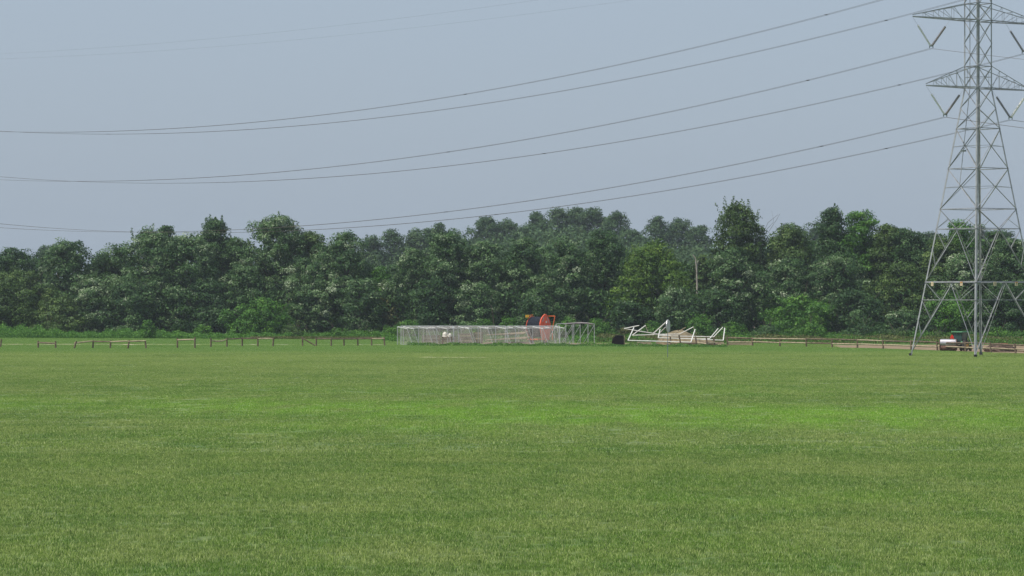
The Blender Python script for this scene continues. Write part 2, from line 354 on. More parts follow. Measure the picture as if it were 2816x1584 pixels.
# ------------------------------------------------------------------ foliage
def rand_dirs(r, n_, upbias=0.0):
    v = r.normal(size=(n_, 3)); v[:, 2] += upbias; return v / np.linalg.norm(v, axis=1, keepdims=True)
def leaf_mesh(name, C, N, S, T, m, inner=None):
    """one small pointed leaf spray (4-vertex kite, folded) per centre"""
    n_ = len(C); r = np.random.default_rng(len(C)); ref = rand_dirs(r, n_)
    U = np.cross(N, ref); U /= np.linalg.norm(U, axis=1, keepdims=True) + 1e-9; Wv = np.cross(N, U)
    S = S[:, None]
    V = np.empty((n_, 4, 3)); V[:, 0] = C - U * S * .55; V[:, 1] = C + Wv * S * .36 + N * S * .1; V[:, 2] = C + U * S * .6; V[:, 3] = C - Wv * S * .36 + N * S * .1
    me = bpy.data.meshes.new(name); me.vertices.add(n_ * 4); me.vertices.foreach_set('co', V.reshape(-1).astype(np.float32))
    me.loops.add(n_ * 4); me.loops.foreach_set('vertex_index', np.arange(n_ * 4, dtype=np.int32))
    me.polygons.add(n_); me.polygons.foreach_set('loop_start', np.arange(0, n_ * 4, 4, dtype=np.int32))
    at_ = me.attributes.new('tone', 'FLOAT', 'FACE'); at_.data.foreach_set('value', np.clip(T, 0, 1).astype(np.float32))
    me.materials.append(m); me.update(calc_edges=True); return me

def crown_leaves(r, R, Hh, zlo, spiky, leaf, dens_, clump=1.3, shape='round', lean=0.0):
    """leaves of a crown: clumps filling an uneven envelope, leaves on each clump's outer shell"""
    area = 2 * R * (Hh - zlo); bs_ = min(max(1.5, R * .42), 2.9) if R > 2 else R * .55
    nb = int(max(7, area / (bs_ * bs_) * 2.1))
    t = (np.arange(nb) + r.uniform(0, 1, nb)) / nb; az = r.uniform(0, 2 * math.pi, nb); rad = r.random(nb) ** 0.38
    if shape == 'round': env = np.sqrt(np.clip(1 - ((t - 0.42) / 0.62) ** 2, 0.02, 1))
    elif shape == 'column': env = np.clip(np.minimum((1.05 - t) * 3.0, 1), 0.2, 1) ** 0.7
    elif shape == 'vase': env = np.clip(0.5 + t * 0.7, 0, 1) * np.clip((1.1 - t) * 2.6, 0.2, 1) ** 0.8
    else: env = np.sqrt(np.clip(1 - t ** 2, 0.03, 1))
    k = r.uniform(0.75, 1.25, 7); env = env * (0.90 + 0.2 * np.sin(az * 3 + k[0] * 9 + t * 4) * k[1])
    br = bs_ * r.uniform(.6, 1.15, nb)
    bc = np.stack([np.cos(az) * rad * np.maximum(env * R - br * .55, 0) + lean * t * Hh, np.sin(az) * rad * np.maximum(env * R - br * .55, 0), zlo + br * .3 + t * (Hh - zlo - br * 1.15)], 1)
    btone = r.normal(0, .13, nb) + r.normal(0, .08)
    # clumps over each bough's upper and outer side
    nc = np.maximum(4, (br ** 2 * 5.2 / (clump * .5) ** 2 * .22)).astype(int); bi = np.repeat(np.arange(nb), nc); ncl = len(bi)
    dd = rand_dirs(r, ncl, .35); out = bc[bi] - np.array([0, 0, Hh * .45]); out /= np.linalg.norm(out, axis=1, keepdims=True) + 1e-6
    dd = dd + out * .45; dd /= np.linalg.norm(dd, axis=1, keepdims=True)
    c = bc[bi] + dd * (br[bi] * r.uniform(.55, 1.0, ncl))[:, None] * np.array([1.1, 1.1, .8])
    cr = clump * .5 * r.uniform(.6, 1.3, ncl); ct = btone[bi] + r.normal(0, .21, ncl)
    nl = np.maximum(6, (dens_ * 1.15 * cr ** 2 * r.uniform(.7, 1.25, ncl))).astype(int); idx = np.repeat(np.arange(ncl), nl); n_ = len(idx)
    d = rand_dirs(r, n_, 0.3); shell = r.uniform(0.3, 1.15, n_) ** 0.6
    P = c[idx] + d * (cr[idx] * shell)[:, None] * np.array([1.15, 1.15, 0.7])
    Nn = d * 0.55 + dd[idx] * .75 + rand_dirs(r, n_, 0.25) * 0.75; Nn /= np.linalg.norm(Nn, axis=1, keepdims=True)
    S = leaf * r.uniform(0.6, 1.35, n_); T = r.random(n_) * 0.5 + ct[idx] + .15
    if spiky:                                        # upright shoots breaking the outline
        ns = int(spiky * max(5, R * 2.2)); a2 = r.uniform(0, 2 * math.pi, ns); r2 = r.random(ns) ** .6 * R * .8
        th = r.uniform(1.2, 2.7, ns) * min(1.3, Hh / 14)
        zt = zlo + (Hh - zlo) * (np.sqrt(np.clip(1 - (r2 / R) ** 2 * 0.8, 0.1, 1))) * 0.95 - (1.9 if spiky < 1.9 else .9)
        m_ = int(60 * dens_ / 60); i2 = np.repeat(np.arange(ns), m_); q = r.random(len(i2))
        rr = 0.62 * (1 - q * .75) * r.random(len(i2)) ** .5; aa = r.uniform(0, 2 * math.pi, len(i2))
        sx = r.normal(0, .22, ns)
        P2 = np.stack([np.cos(a2[i2]) * r2[i2] + rr * np.cos(aa) + sx[i2] * q * th[i2] + lean * Hh, np.sin(a2[i2]) * r2[i2] + rr * np.sin(aa), zt[i2] + q * th[i2]], 1)
        P = np.concatenate([P, P2]); Nn = np.concatenate([Nn, rand_dirs(r, len(P2), .3)]); S = np.concatenate([S, leaf * r.uniform(.6, 1.1, len(P2))]); T = np.concatenate([T, r.random(len(P2))])
    # larger inner leaves with shade painted into their tone keep the crown opaque
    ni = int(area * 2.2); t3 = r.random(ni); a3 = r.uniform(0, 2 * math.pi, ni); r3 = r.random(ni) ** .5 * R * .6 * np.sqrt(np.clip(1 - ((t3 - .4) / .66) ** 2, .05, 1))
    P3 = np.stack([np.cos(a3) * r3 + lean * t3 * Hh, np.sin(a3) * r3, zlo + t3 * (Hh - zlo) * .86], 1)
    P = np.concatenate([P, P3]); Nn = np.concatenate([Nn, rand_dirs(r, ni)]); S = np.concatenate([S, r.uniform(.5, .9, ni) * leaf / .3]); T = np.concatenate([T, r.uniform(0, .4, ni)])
    P[:, 2] = np.maximum(P[:, 2], 0.12)
    return P, Nn, S, T

def trunk_mb(r, Hh, R, rt, lean=0.0, origin=(0, 0, 0)):
    t = MB(origin); O = Vector(origin)
    pts = [O + Vector((lean * Hh * (k / 6) + r.uniform(-.15, .15) * (k > 0), r.uniform(-.15, .15) * (k > 0), Hh * .82 * k / 6)) for k in range(7)]
    pts[0].z -= 0.1
    t.tube(pts, rt, 7, rt * .18)
    for k in range(7):
        h = Hh * r.uniform(.22, .66); a_ = r.uniform(0, 6.28); b0 = pts[min(5, int(h / (Hh * .82) * 6))]; ln = R * r.uniform(.5, .8)
        p1 = b0 + Vector((math.cos(a_) * ln * .5, math.sin(a_) * ln * .5, ln * .45)); p2 = b0 + Vector((math.cos(a_) * ln, math.sin(a_) * ln, ln * 1.05))
        t.tube([b0, p1, p2], rt * .42, 5, rt * .1)
    return t
LEAVES = [0]
def tree(px, top, width, D, kind, label, group=None, shape='round', spiky=1.0, base=0.06, leaf=0.27, dens_=80, clump=1.5, seed=None, name=None, ground=0.0, cat='tree', lean=0.0):
    seed = seed if seed is not None else int(px * 7 + top) % 99991
    r = np.random.default_rng(seed); pr = random.Random(seed)
    loc = at(px, D, ground); Hh = up(top, D) - ground; R = width / F * D / 2
    root = empty(name or 'tree', loc, label, cat, group)
    o = trunk_mb(pr, Hh, R, 0.05 + Hh * .014, lean).build('trunk', M['bark'], root)
    P, N, S, T = crown_leaves(r, R, Hh, Hh * base, spiky, leaf, dens_, clump, shape, lean)
    me = leaf_mesh('crown', P, N, S, T, M[kind]); LEAVES[0] += len(P)
    c = bpy.data.objects.new('crown', me); col.objects.link(c); c.parent = root
    return root

def edgeD(px): return 520 - 48 * px / W0           # distance of the forest edge

# front line of trees: (zoomed x, zoomed top, zoomed width, extra distance, leaf, shape, spikiness, base fraction, label)
FRONT = [
 (30, 612, 150, 14, 'dark_leaf', 'round', 1.2, .2, 'dark round-topped tree rising behind the olive thicket at the left end'),
 (-45, 640, 130, 10, 'dark_leaf', 'round', 1, .2, 'dark tree cut by the left edge of the photo'),
 (45, 668, 215, 0, 'olive_leaf', 'round', .4, .02, 'broad olive tree, lowest and nearest of the far left corner'),
 (168, 594, 150, 8, 'silver_leaf', 'round', 1.3, .1, 'pale silvery tree, first rounded peak from the left'),
 (150, 735, 135, -3, 'olive_leaf', 'round', .3, .01, 'low olive tree in front of the first silvery peak'),
 (262, 628, 130, 10, 'dark_leaf', 'round', 1, .1, 'plain green tree in the dip between two silvery crowns at left'),
 (235, 690, 140, 2, 'silver_leaf', 'round', .6, .03, 'mid green tree whose skirt hangs over the weeds at left'),
 (378, 568, 205, 8, 'silver_leaf', 'round', 1.2, .06, 'broad silver maple with a pale sunlit dome, left of the spiky dark tree'),
 (335, 680, 150, 1, 'silver_leaf', 'round', .6, .03, 'lower silvery crown under the broad pale dome'),
 (541, 541, 92, 12, 'dark_leaf', 'column', 2.2, .15, 'narrow dark tree with upright spiky tips like brushes'),
 (418, 560, 60, 16, 'dark_leaf', 'column', 1.6, .3, 'small dark spire poking out above the pale silver dome'),
 (478, 578, 150, 5, 'silver_leaf', 'round', 1.2, .05, 'dense dark green maple beside the spiky tree'),
 (520, 700, 140, -1, 'dark_leaf', 'round', .6, .03, 'shadowy low crown under the spiky tree'),
 (610, 650, 150, 4, 'silver_leaf', 'round', .8, .06, 'greyish loose-leaved tree in the gap left of the tallest crown'),
 (598, 596, 90, 12, 'dark_leaf', 'round', 1.2, .2, 'small dark crown in the saddle left of the tallest maple'),
 (700, 532, 165, 8, 'silver_leaf', 'round', 1.5, .05, 'tallest dark maple of the left half, with a domed bushy head'),
 (782, 575, 100, 12, 'olive_leaf', 'round', 1, .1, 'green shoulder tree just right of the tallest left maple'),
 (668, 742, 165, -8, 'bright_leaf', 'round', .4, .0, 'low rounded olive green bush tree in front of the tallest left maple'),
 (868, 577, 175, 6, 'silver_leaf', 'round', 1.6, .04, 'large silver maple with flashing pale leaves left of the sky gap'),
 (800, 655, 150, 2, 'silver_leaf', 'round', .8, .05, 'silvery crown between the two biggest left maples'),
 (905, 690, 120, -2, 'silver_leaf', 'round', .7, .03, 'low right skirt tree of the silver maple by the sky gap'),
 (955, 668, 70, 5, 'bright_leaf', 'round', .7, .04, 'slim bright green tree in the V below the hazy hill'),
 (980, 735, 70, 3, 'brown_leaf', 'round', .4, .0, 'brownish shrub-like tree in the dark notch left of the goal nets'),
 (1035, 618, 110, 4, 'silver_leaf', 'round', 1.4, .04, 'silvery tree standing above the left end of the netted goals'),
 (1128, 570, 150, 5, 'silver_leaf', 'round', 1.7, .04, 'bushy maple with two horned tips, in front of the left part of the hill'),
 (1095, 690, 130, -3, 'dark_leaf', 'round', .7, .03, 'dark low crown over the white bags'),
 (1222, 598, 130, 6, 'silver_leaf', 'round', 1.2, .05, 'even dark green tree in the middle of the row, third left of the reel'),
 (1205, 710, 110, -4, 'silver_leaf', 'round', .7, .03, 'low leafy skirt beside a thin leaning trunk, left of the reel'),
 (1318, 592, 130, 6, 'dark_leaf', 'round', 1.2, .05, 'dark tree straight behind the hose reel, left of the silvery dome'),
 (1425, 592, 165, 3, 'silver_leaf', 'round', 1.4, .04, 'silvery dome tree just above the red hose reel'),
 (1350, 720, 110, -3, 'dark_leaf', 'round', .6, .03, 'low dark crown directly over the black hose drum'),
 (1520, 572, 130, 9, 'dark_leaf', 'round', 1.4, .12, 'dark tree left of the yellow-green one, a bare trunk showing below'),
 (1640, 597, 205, 2, 'yellow_leaf', 'round', 1.0, .1, 'broad yellow-green tree, warmest in colour of the whole row'),
 (1700, 715, 120, -6, 'silver_leaf', 'round', .8, .02, 'low silvery tree in front of the yellow-green one'),
 (1590, 740, 120, -3, 'dark_leaf', 'round', .5, .03, 'deep green crown in shade under the yellow-green tree'),
 (1765, 640, 70, 16, 'olive_leaf', 'round', .8, .05, 'slim hazy green tree behind the bare white snag'),
 (1853, 503, 135, 12, 'olive_leaf', 'vase', 2.4, .3, 'tallest loose olive tree with ragged branches, right of the snag'),
 (1845, 618, 140, 2, 'silver_leaf', 'round', 1.2, .04, 'blue-green maple below the tallest ragged tree'),
 (1800, 720, 110, -2, 'dark_leaf', 'round', .6, .02, 'dark low tree beside the foot of the snag'),
 (1985, 560, 130, 14, 'olive_leaf', 'round', .9, .1, 'flat-topped olive tree behind the bare twigs'),
 (1975, 640, 160, 2, 'silver_leaf', 'round', 1.0, .04, 'blue-grey maple right of the tallest ragged tree'),
 (2092, 519, 78, 12, 'dark_leaf', 'column', 2.0, .2, 'narrow dark tree with a forked tip, left of a rounded green one'),
 (2165, 525, 120, 14, 'bright_leaf', 'round', 1.0, .15, 'rounded mid green tree right of the narrow forked one'),
 (2105, 630, 190, 5, 'silver_leaf', 'round', .9, .04, 'wide grey-green crown under the forked dark tree'),
 (2010, 735, 190, -6, 'bright_leaf', 'round', .6, .0, 'bright green lower tree beside the white goal frames, on their right'),
 (2150, 720, 170, -3, 'dark_leaf', 'round', .6, .02, 'deep green lower tree behind the two-rail fence'),
 (2232, 558, 110, 13, 'olive_leaf', 'round', .8, .1, 'green shoulder tree between the rounded one and the pylon'),
 (2290, 568, 120, 12, 'dark_leaf', 'round', .9, .1, 'dark-leaved crown stepping down towards the pylon'),
 (2270, 650, 170, 3, 'olive_leaf', 'round', .7, .03, 'broad dull green tree left of the pylon legs'),
 (2280, 775, 120, -6, 'silver_leaf', 'round', .5, .0, 'small greyish tree low down left of the pylon legs'),
 (2412, 548, 75, 12, 'bright_leaf', 'round', .9, .1, 'small green dome seen through the left half of the pylon'),
 (2370, 590, 110, 9, 'olive_leaf', 'round', .7, .06, 'tree behind the left leg of the pylon'),
 (2430, 625, 150, 4, 'silver_leaf', 'round', .8, .04, 'pale flecked tree framed by the middle of the pylon'),
 (2390, 730, 140, -3, 'bright_leaf', 'round', .5, .0, 'bright low tree behind the green tractor'),
 (2545, 592, 110, 8, 'silver_leaf', 'round', 1.1, .06, 'grey-flecked tree behind the right side of the pylon'),
 (2500, 575, 90, 15, 'dark_leaf', 'round', .8, .1, 'dark round crown seen through the right half of the pylon'),
 (2520, 700, 150, -2, 'dark_leaf', 'round', .6, .02, 'dark low tree behind the brown heap at the right edge'),
 (2620, 600, 130, 5, 'dark_leaf', 'round', 1, .04, 'dark tree cut by the right edge of the photo'),
]
for (zx, zt, zw, dd, kd, sh, sp, bs, lb) in FRONT:
    px = zx * Z; tree(px, zt * Z + (8 if sp > 2 else 3), zw * Z * (1.2 if dd > 3 else 1.1), edgeD(px) + dd + 3, kd, lb, 'trees along the edge of the wood', sh, sp, bs)

# dead snag and bare twigs
sD = edgeD(1750 * Z) + 9
sn = MB(at(1912, sD)); 
sn.tube([at(1914, sD, -.1), pt(1916, 850, sD), pt(1917, 790, sD), pt(1916, 745, sD), pt(1913, 712, sD), pt(1905, 700, sD)], .20, 7, .07)
sn.tube([pt(1916, 745, sD), pt(1920, 715, sD + .5)], .08, 5, .03)
tag(sn.build('dead_trunk', M['snag']), 'bare pale dead trunk standing in the gap right of the yellow-green tree', 'dead tree')
bD = edgeD(2000) + 14
bt = MB(at(2090, bD)); bt.tube([at(2090, bD, 0), pt(2086, 760, bD), pt(2092, 700, bD), pt(2100, 640, bD), pt(2112, 612, bD), pt(2140, 590, bD)], .10, 5, .015)
bt.tube([pt(2100, 640, bD), pt(2128, 610, bD), pt(2122, 580, bD)], .03, 4, .012); bt.tube([pt(2112, 640, bD), pt(2135, 605, bD), pt(2145, 588, bD)], .03, 4, .012)
tag(bt.build('bare_branch', M['bark']), 'thin leafless branches sticking up right of the tallest ragged tree', 'dead tree')
lt = MB(at(1360, edgeD(1355) - 10)); lD = edgeD(1355) - 10
lt.tube([at(1361, lD, 0), pt(1356, 868, lD), pt(1350, 838, lD)], .09, 6, .05)
tag(lt.build('leaning_trunk', M['bark']), 'thin pale leaning trunk at the wood edge left of the reel', 'tree trunk')

# shrubs along the edge: (photo x, top y, width px, distance offset, leaf, label)
SHRUBS = [
 (410, 878, 34, -16, 'bright_leaf', 'upright bright shrub standing out of the weed strip behind the left rail fence'),
 (135, 880, 110, -8, 'olive_leaf', 'dull shrub at the foot of the low olive trees at far left'),
 (560, 890, 60, -8, 'bright_leaf', 'small shrub behind the sagging rail'),
 (805, 888, 70, -12, 'olive_leaf', 'tawny green shrub behind the gap in the left fence'),
 (700, 880, 90, -8, 'bright_leaf', 'leafy shrub left of the tawny one'),
 (930, 898, 80, -12, 'bright_leaf', 'low viny shrub behind the fallen rail'),
 (1000, 905, 90, -10, 'bright_leaf', 'low shrub between the rail fence and the goal nets'),
 (1120, 876, 90, -14, 'bright_leaf', 'olive shrub behind the left end of the goal nets'),
 (1065, 893, 50, -12, 'bright_leaf', 'small shrub beside the first goal post'),
 (1330, 872, 80, -14, 'bright_leaf', 'bright shrub left of the hose reel, first from it but one'),
 (1400, 868, 70, -14, 'bright_leaf', 'bright shrub touching the left side of the hose reel'),
 (1560, 868, 90, -14, 'bright_leaf', 'bright shrub right of the hose reel'),
 (1640, 872, 110, -14, 'bright_leaf', 'wide bright shrub behind the grey bare frames'),
 (1715, 900, 60, -12, 'brown_leaf', 'brownish shrub behind the black steel bucket'),
 (1790, 880, 70, -12, 'bright_leaf', 'shrub behind the left white frames'),
 (1924, 857, 88, -14, 'bright_leaf', 'round bright bush behind the middle of the white frames'),
 (2010, 880, 90, -12, 'bright_leaf', 'bush right of the round bright one'),
 (2110, 893, 110, -12, 'dark_leaf', 'dark shrub over the start of the two-rail fence'),
 (2230, 880, 110, -12, 'bright_leaf', 'leafy shrub over the middle of the two-rail fence'),
 (2370, 885, 120, -12, 'dark_leaf', 'dark shrub left of the pylon foot'),
 (2470, 902, 110, -14, 'olive_leaf', 'low dull shrub behind the left pylon foot'),
 (2580, 908, 80, -14, 'olive_leaf', 'low shrub behind the silver drum'),
 (2745, 895, 90, -14, 'bright_leaf', 'bright shrub behind the brown heap'),
 (2800, 905, 80, -16, 'bright_leaf', 'bright shrub at the right edge'),
]
for (px, ty, w, dd, kd, lb) in SHRUBS:
    tree(px, ty, w * 1.1, edgeD(px) + dd, kd, lb, 'shrubs along the edge of the wood', 'mound', .5, 0.0, leaf=.2, dens_=80, clump=.8, name='shrub', cat='shrub')

# weed strip: one mass of tall weeds along the wood edge
def mass(name, m, x0, x1, topf, D0, D1, leaf, per, label, zmin=0.0, seed=5, hump=6.0, ground=None):
    r = np.random.default_rng(seed); D = r.uniform(D0, D1, int(per * (x1 - x0))); px = r.uniform(x0, x1, len(D))
    base = edgeD(px) if ground is None else 0.0
    Dd = base + D; x = (px - W0 / 2) / F * Dd
    g = np.array([ground(a_, b_) for a_, b_ in zip(x, Dd)]) if ground else 0.0
    top = topf(px, x, Dd, r); q = r.random(len(D)) ** .75
    z = g + zmin + (top - zmin) * q
    T = r.random(len(D)) * .9; N = rand_dirs(r, len(D), .5); S = leaf * r.uniform(.6, 1.4, len(D))
    me = leaf_mesh(name, np.stack([x, Dd, np.maximum(z, .1)], 1), N, S, T, m); LEAVES[0] += len(D)
    o = bpy.data.objects.new(name, me); col.objects.link(o); return tag(o, label, kind='stuff')
def weeds_top(px, x, D, r):
    h = np.interp(px, [-60, 0, 110, 190, 260, 330, 450, 540, 640, 900, 1050, 1500, 1700, 2000, 2400, 2900], [2.0, 2.1, 1.9, 1.1, 1.0, 1.5, 1.3, .8, .9, 1.0, 1.2, 1.3, .9, 1.2, 1.3, 1.4])
    return h * (.75 + .35 * np.sin(x * 1.7) * np.sin(x * .63 + D * .5) + .1 * r.normal(size=len(x)))
mass('weeds', M['weed_leaf'], -60, 800, weeds_top, -17, -6, .17, 62, 'tall green weeds in a strip below the left trees')
mass('weeds', M['bright_leaf'], 700, 2900, weeds_top, -15, -5, .17, 44, 'low green brush below the right-hand trees', seed=6)
mass('dry_grass', M['brown_leaf'], 690, 1060, lambda px, x, D, r: .45 + 0 * x, -20, -16, .13, 16, 'short dry brown grass in front of the brush', seed=8)

mass('weeds', M['brown_leaf'], 1640, 2950, lambda px, x, D, r: (.85 + .3 * np.sin(x * .8) * np.sin(x * .31)) * np.ones_like(x), -44, -14, .17, 26, 'brownish green weeds between the dirt yard and the wood', seed=15)
mass('weeds', M['bright_leaf'], 1050, 2950, lambda px, x, D, r: (.65 + .35 * np.sin(x * .6 + 1) * np.sin(x * .23)) * np.ones_like(x), -44, -14, .17, 26, 'low green weeds between the dirt yard and the wood', seed=16)
mass('weeds', M['bright_leaf'], 1120, 2000, lambda px, x, D, r: (.30 + .16 * np.sin(x * 1.6 + 1) * np.sin(x * .53)) * np.ones_like(x), -84, -70, .12, 14, 'unmown grass tufts at the foot of the goals', seed=17)
# the wood behind the front line: dark leafy mass
def wood_top(px, x, D, r):
    t = np.interp(px, [-100, 0, 130, 200, 300, 420, 520, 620, 720, 820, 940, 1000, 1060, 1130, 1250, 1400, 1550, 1700, 1850, 1920, 2000, 2150, 2300, 2450, 2560, 2700, 2900],
                  [705, 700, 705, 690, 705, 655, 650, 640, 660, 640, 660, 700, 780, 700, 680, 680, 680, 680, 680, 740, 640, 640, 630, 645, 650, 650, 670])
    return up(t, D) * (.93 + .05 * np.sin(x * .9) + .03 * np.sin(x * 2.3))
mass('woodland', M['dark_leaf'], -120, 2950, wood_top, 16, 30, .55, 24, 'dense interior of the wood behind the front trees', seed=9)
mass('woodland', M['dark_leaf'], -120, 2950, lambda px, x, D, r: 7.5 + 0 * x, 2, 16, .5, 14, 'shaded undergrowth between the trunks', seed=10)

# hill trees: (zoomed x, zoomed top, zoomed width, distance, label)
HILL = [
 (935, 590, 60, 820, 'pale hazy tree at the left foot of the far hill, in the gap between maples'),
 (992, 573, 62, 850, 'first round dark blue-green crown on the far hill from the left'),
 (1040, 573, 55, 860, 'second round dark crown on the far hill from the left'),
 (1082, 571, 55, 870, 'hazy crown just left of the twin-tipped far tree'),
 (1103, 558, 34, 840, 'narrow twin-tipped far tree left of the first tall hill clump'),
 (1160, 592, 80, 860, 'low far crown in the dip of the hill outline'),
 (1228, 537, 88, 900, 'rounded hazy crown where the hill outline steps up'),
 (1275, 547, 62, 905, 'hazy crown just right of the step in the hill outline'),
 (1330, 560, 80, 890, 'low hazy crown in the shallow saddle of the hill'),
 (1352, 529, 46, 915, 'small tufted crown with sky under its left branches'),
 (1405, 517, 70, 930, 'left one of the three highest crowns on the hill'),
 (1448, 514, 60, 935, 'middle one of the three highest crowns on the hill'),
 (1495, 516, 72, 930, 'right one of the three highest crowns on the hill'),
 (1550, 527, 66, 910, 'pale hazy crown right of the highest hill crowns'),
 (1595, 572, 60, 880, 'low far crown at the right shoulder of the hill'),
 (1655, 539, 74, 900, 'loose hazy crown after the sky notch in the hill outline'),
 (1712, 545, 80, 905, 'wide hazy crown left of the tallest ragged tree'),
 (1760, 562, 50, 900, 'last hazy crown before the tallest ragged tree'),
 (1990, 556, 90, 900, 'pale far crown right of the bare branches'),
 (2060, 553, 80, 920, 'far crown left of the narrow forked tree'),
 (2250, 566, 70, 880, 'far crown showing between the shoulder trees left of the pylon'),
 (2340, 578, 80, 900, 'low far crown just left of the pylon'),
 (2460, 560, 60, 900, 'hazy far crown behind the centre leg of the pylon'),
 (2520, 572, 70, 890, 'hazy far crown behind the right braces of the pylon'),
 (112, 616, 40, 800, 'small hazy crown in the dip left of the first silvery peak'),
 (300, 622, 60, 800, 'small hazy crown left of the broad pale dome'),
]
for i, (zx, zt, zw, D, lb) in enumerate(HILL):
    px = zx * Z; g = hill_h((px - W0 / 2) / F * D, D)
    tree(px, zt * Z + 3, zw * Z * (1.2 + .35 * ((i * 7) % 5) / 5), D, 'far_leaf', lb, 'hazy trees on the far hill', 'round', .9, .1, leaf=.42, dens_=26, clump=1.9, ground=g, name='tree', lean=0.0)
def hillwood(px, x, D, r): return 6.5 + 1.8 * np.sin(x * .45) * np.sin(D * .2 + x * .21) + 1.0 * np.sin(x * 1.1 + D)
mass('woodland', M['far_leaf'], -200, 3100, hillwood, 700, 960, .75, 42, 'continuous far-off wood covering the hillside', seed=21, ground=hill_h)

# ------------------------------------------------------------------ electricity pylon
TH, TD, TW = 0.60, 342.0, 0.723
TC = Vector(((2690 - W0 / 2) / F * TD, TD, 0)); av = Vector((math.cos(TH), math.sin(TH), 0)); lv = Vector((-math.sin(TH), math.cos(TH), 0)); wv = Vector((-math.sin(TW), math.cos(TW), 0)); wa = Vector((math.cos(TW), math.sin(TW), 0))
def hw(z): return 1.044 if z >= 28.65 else (1.477 + .2 * (28.65 - z)) / 1.4142
SG = [(-1, -1), (-1, 1), (1, 1), (1, -1)]           # near, left, far, right corners
def corner(i, z): s_ = SG[i % 4]; return TC + av * s_[0] * hw(z) + lv * s_[1] * hw(z) + Vector((0, 0, z))
pyl = empty('pylon', TC, 'tall grey steel lattice pylon standing in the grass at the right edge', 'pylon')
def member(name, p, q, w, ref=None, parent=None): return MB(TC).angle(p, q, w * .72, ref).build(name, M['steel'], parent or pyl)
for i in range(4):
    lg = MB(TC); sgn = SG[i]
    for z0, z1, w in ((-0.1, 28.65, .19), (28.65, 47.0, .16)):
        for dv in (av * -sgn[0], lv * -sgn[1]):          # the two flanges, turned into the tower
            p, q = corner(i, z0), corner(i, z1); th_ = (lv * -sgn[1] if dv is not lv * -sgn[1] and abs(dv.dot(av)) > .5 else av * -sgn[0]) * .02
            vs = [p, p + dv * w, p + dv * w + th_, p + th_, q, q + dv * w, q + dv * w + th_, q + th_]
            lg.add(vs, [(3, 2, 1, 0), (4, 5, 6, 7), (0, 1, 5, 4), (1, 2, 6, 5), (2, 3, 7, 6), (3, 0, 4, 7)])
    lg.build('leg', M['steel_leg'], pyl)
    MB(TC).box(corner(i, .12), (.26, .26, .34), TH).build('footing', M['dark'], pyl)
def mid(p, q, t=.5): return p.lerp(q, t)
for i in range(4):
    A = lambda z: corner(i, z); B = lambda z: corner(i + 1, z); nrm = (A(10) + B(10)) / 2 - TC; nrm.z = 0
    # cage X panels
    zs = [28.65, 30.95, 33.4, 35.84, 37.67, 40.35, 43.0, 44.9, 47.0]
    for z0, z1 in zip(zs[:-1], zs[1:]):
        member('brace', A(z0), B(z1), .085, nrm); member('brace', B(z0), A(z1), .085, nrm)
    for z in (28.65, 30.95, 35.84, 37.67, 43.0, 44.9, 47.0): member('beam', A(z), B(z), .11, nrm)
    member('strut', A(29.8), B(29.8), .06, nrm)
    # waist and body
    for z0, z1, w in ((26.5, 28.65, .085), (24.3, 26.5, .09)):
        member('brace', A(z0), B(z1), w, nrm); member('brace', B(z0), A(z1), w, nrm)
    for z0, z1 in ((20.03, 24.3), (15.7, 20.03)):
        member('brace', A(z0), B(z1), .10, nrm); member('brace', B(z0), A(z1), .10, nrm)
        w0, w1 = hw(z0), hw(z1); zc = z0 + (z1 - z0) * w0 / (w0 + w1); c = mid(A(zc), B(zc))
        member('strut', c, A(zc - .12), .06, nrm); member('strut', c, B(zc - .12), .06, nrm)
    for z in (24.3, 20.03, 15.7, 13.58): member('beam', A(z), B(z), .12, nrm)
    m1 = mid(A(13.58), B(13.58)); member('brace', A(15.7), m1, .09, nrm); member('brace', B(15.7), m1, .09, nrm)
    for P_ in (A, B):
        member('brace', m1, P_(7.9), .11, nrm)
        q1, q2 = m1.lerp(P_(7.9), .36), m1.lerp(P_(7.9), .68)
        member('strut', P_(13.58), q1, .065, nrm); member('strut', P_(11.7), q2, .06, nrm)
        qa = mid(P_(15.7), m1); member('strut', P_(13.58), qa, .06, nrm)
    member('beam', A(7.9), B(7.9), .20, nrm); member('strut', A(6.0), B(6.0), .08, nrm)
    m2 = mid(A(7.9), B(7.9))
    for P_ in (A, B):
        member('brace', m2, P_(.35), .12, nrm)
        q1, q2, q3 = m2.lerp(P_(.35), .25), m2.lerp(P_(.35), .51), m2.lerp(P_(.35), .75)
        member('strut', P_(7.9), q1, .07, nrm); member('strut', P_(6.0), q2, .07, nrm); member('strut', P_(4.06), q3, .06, nrm)
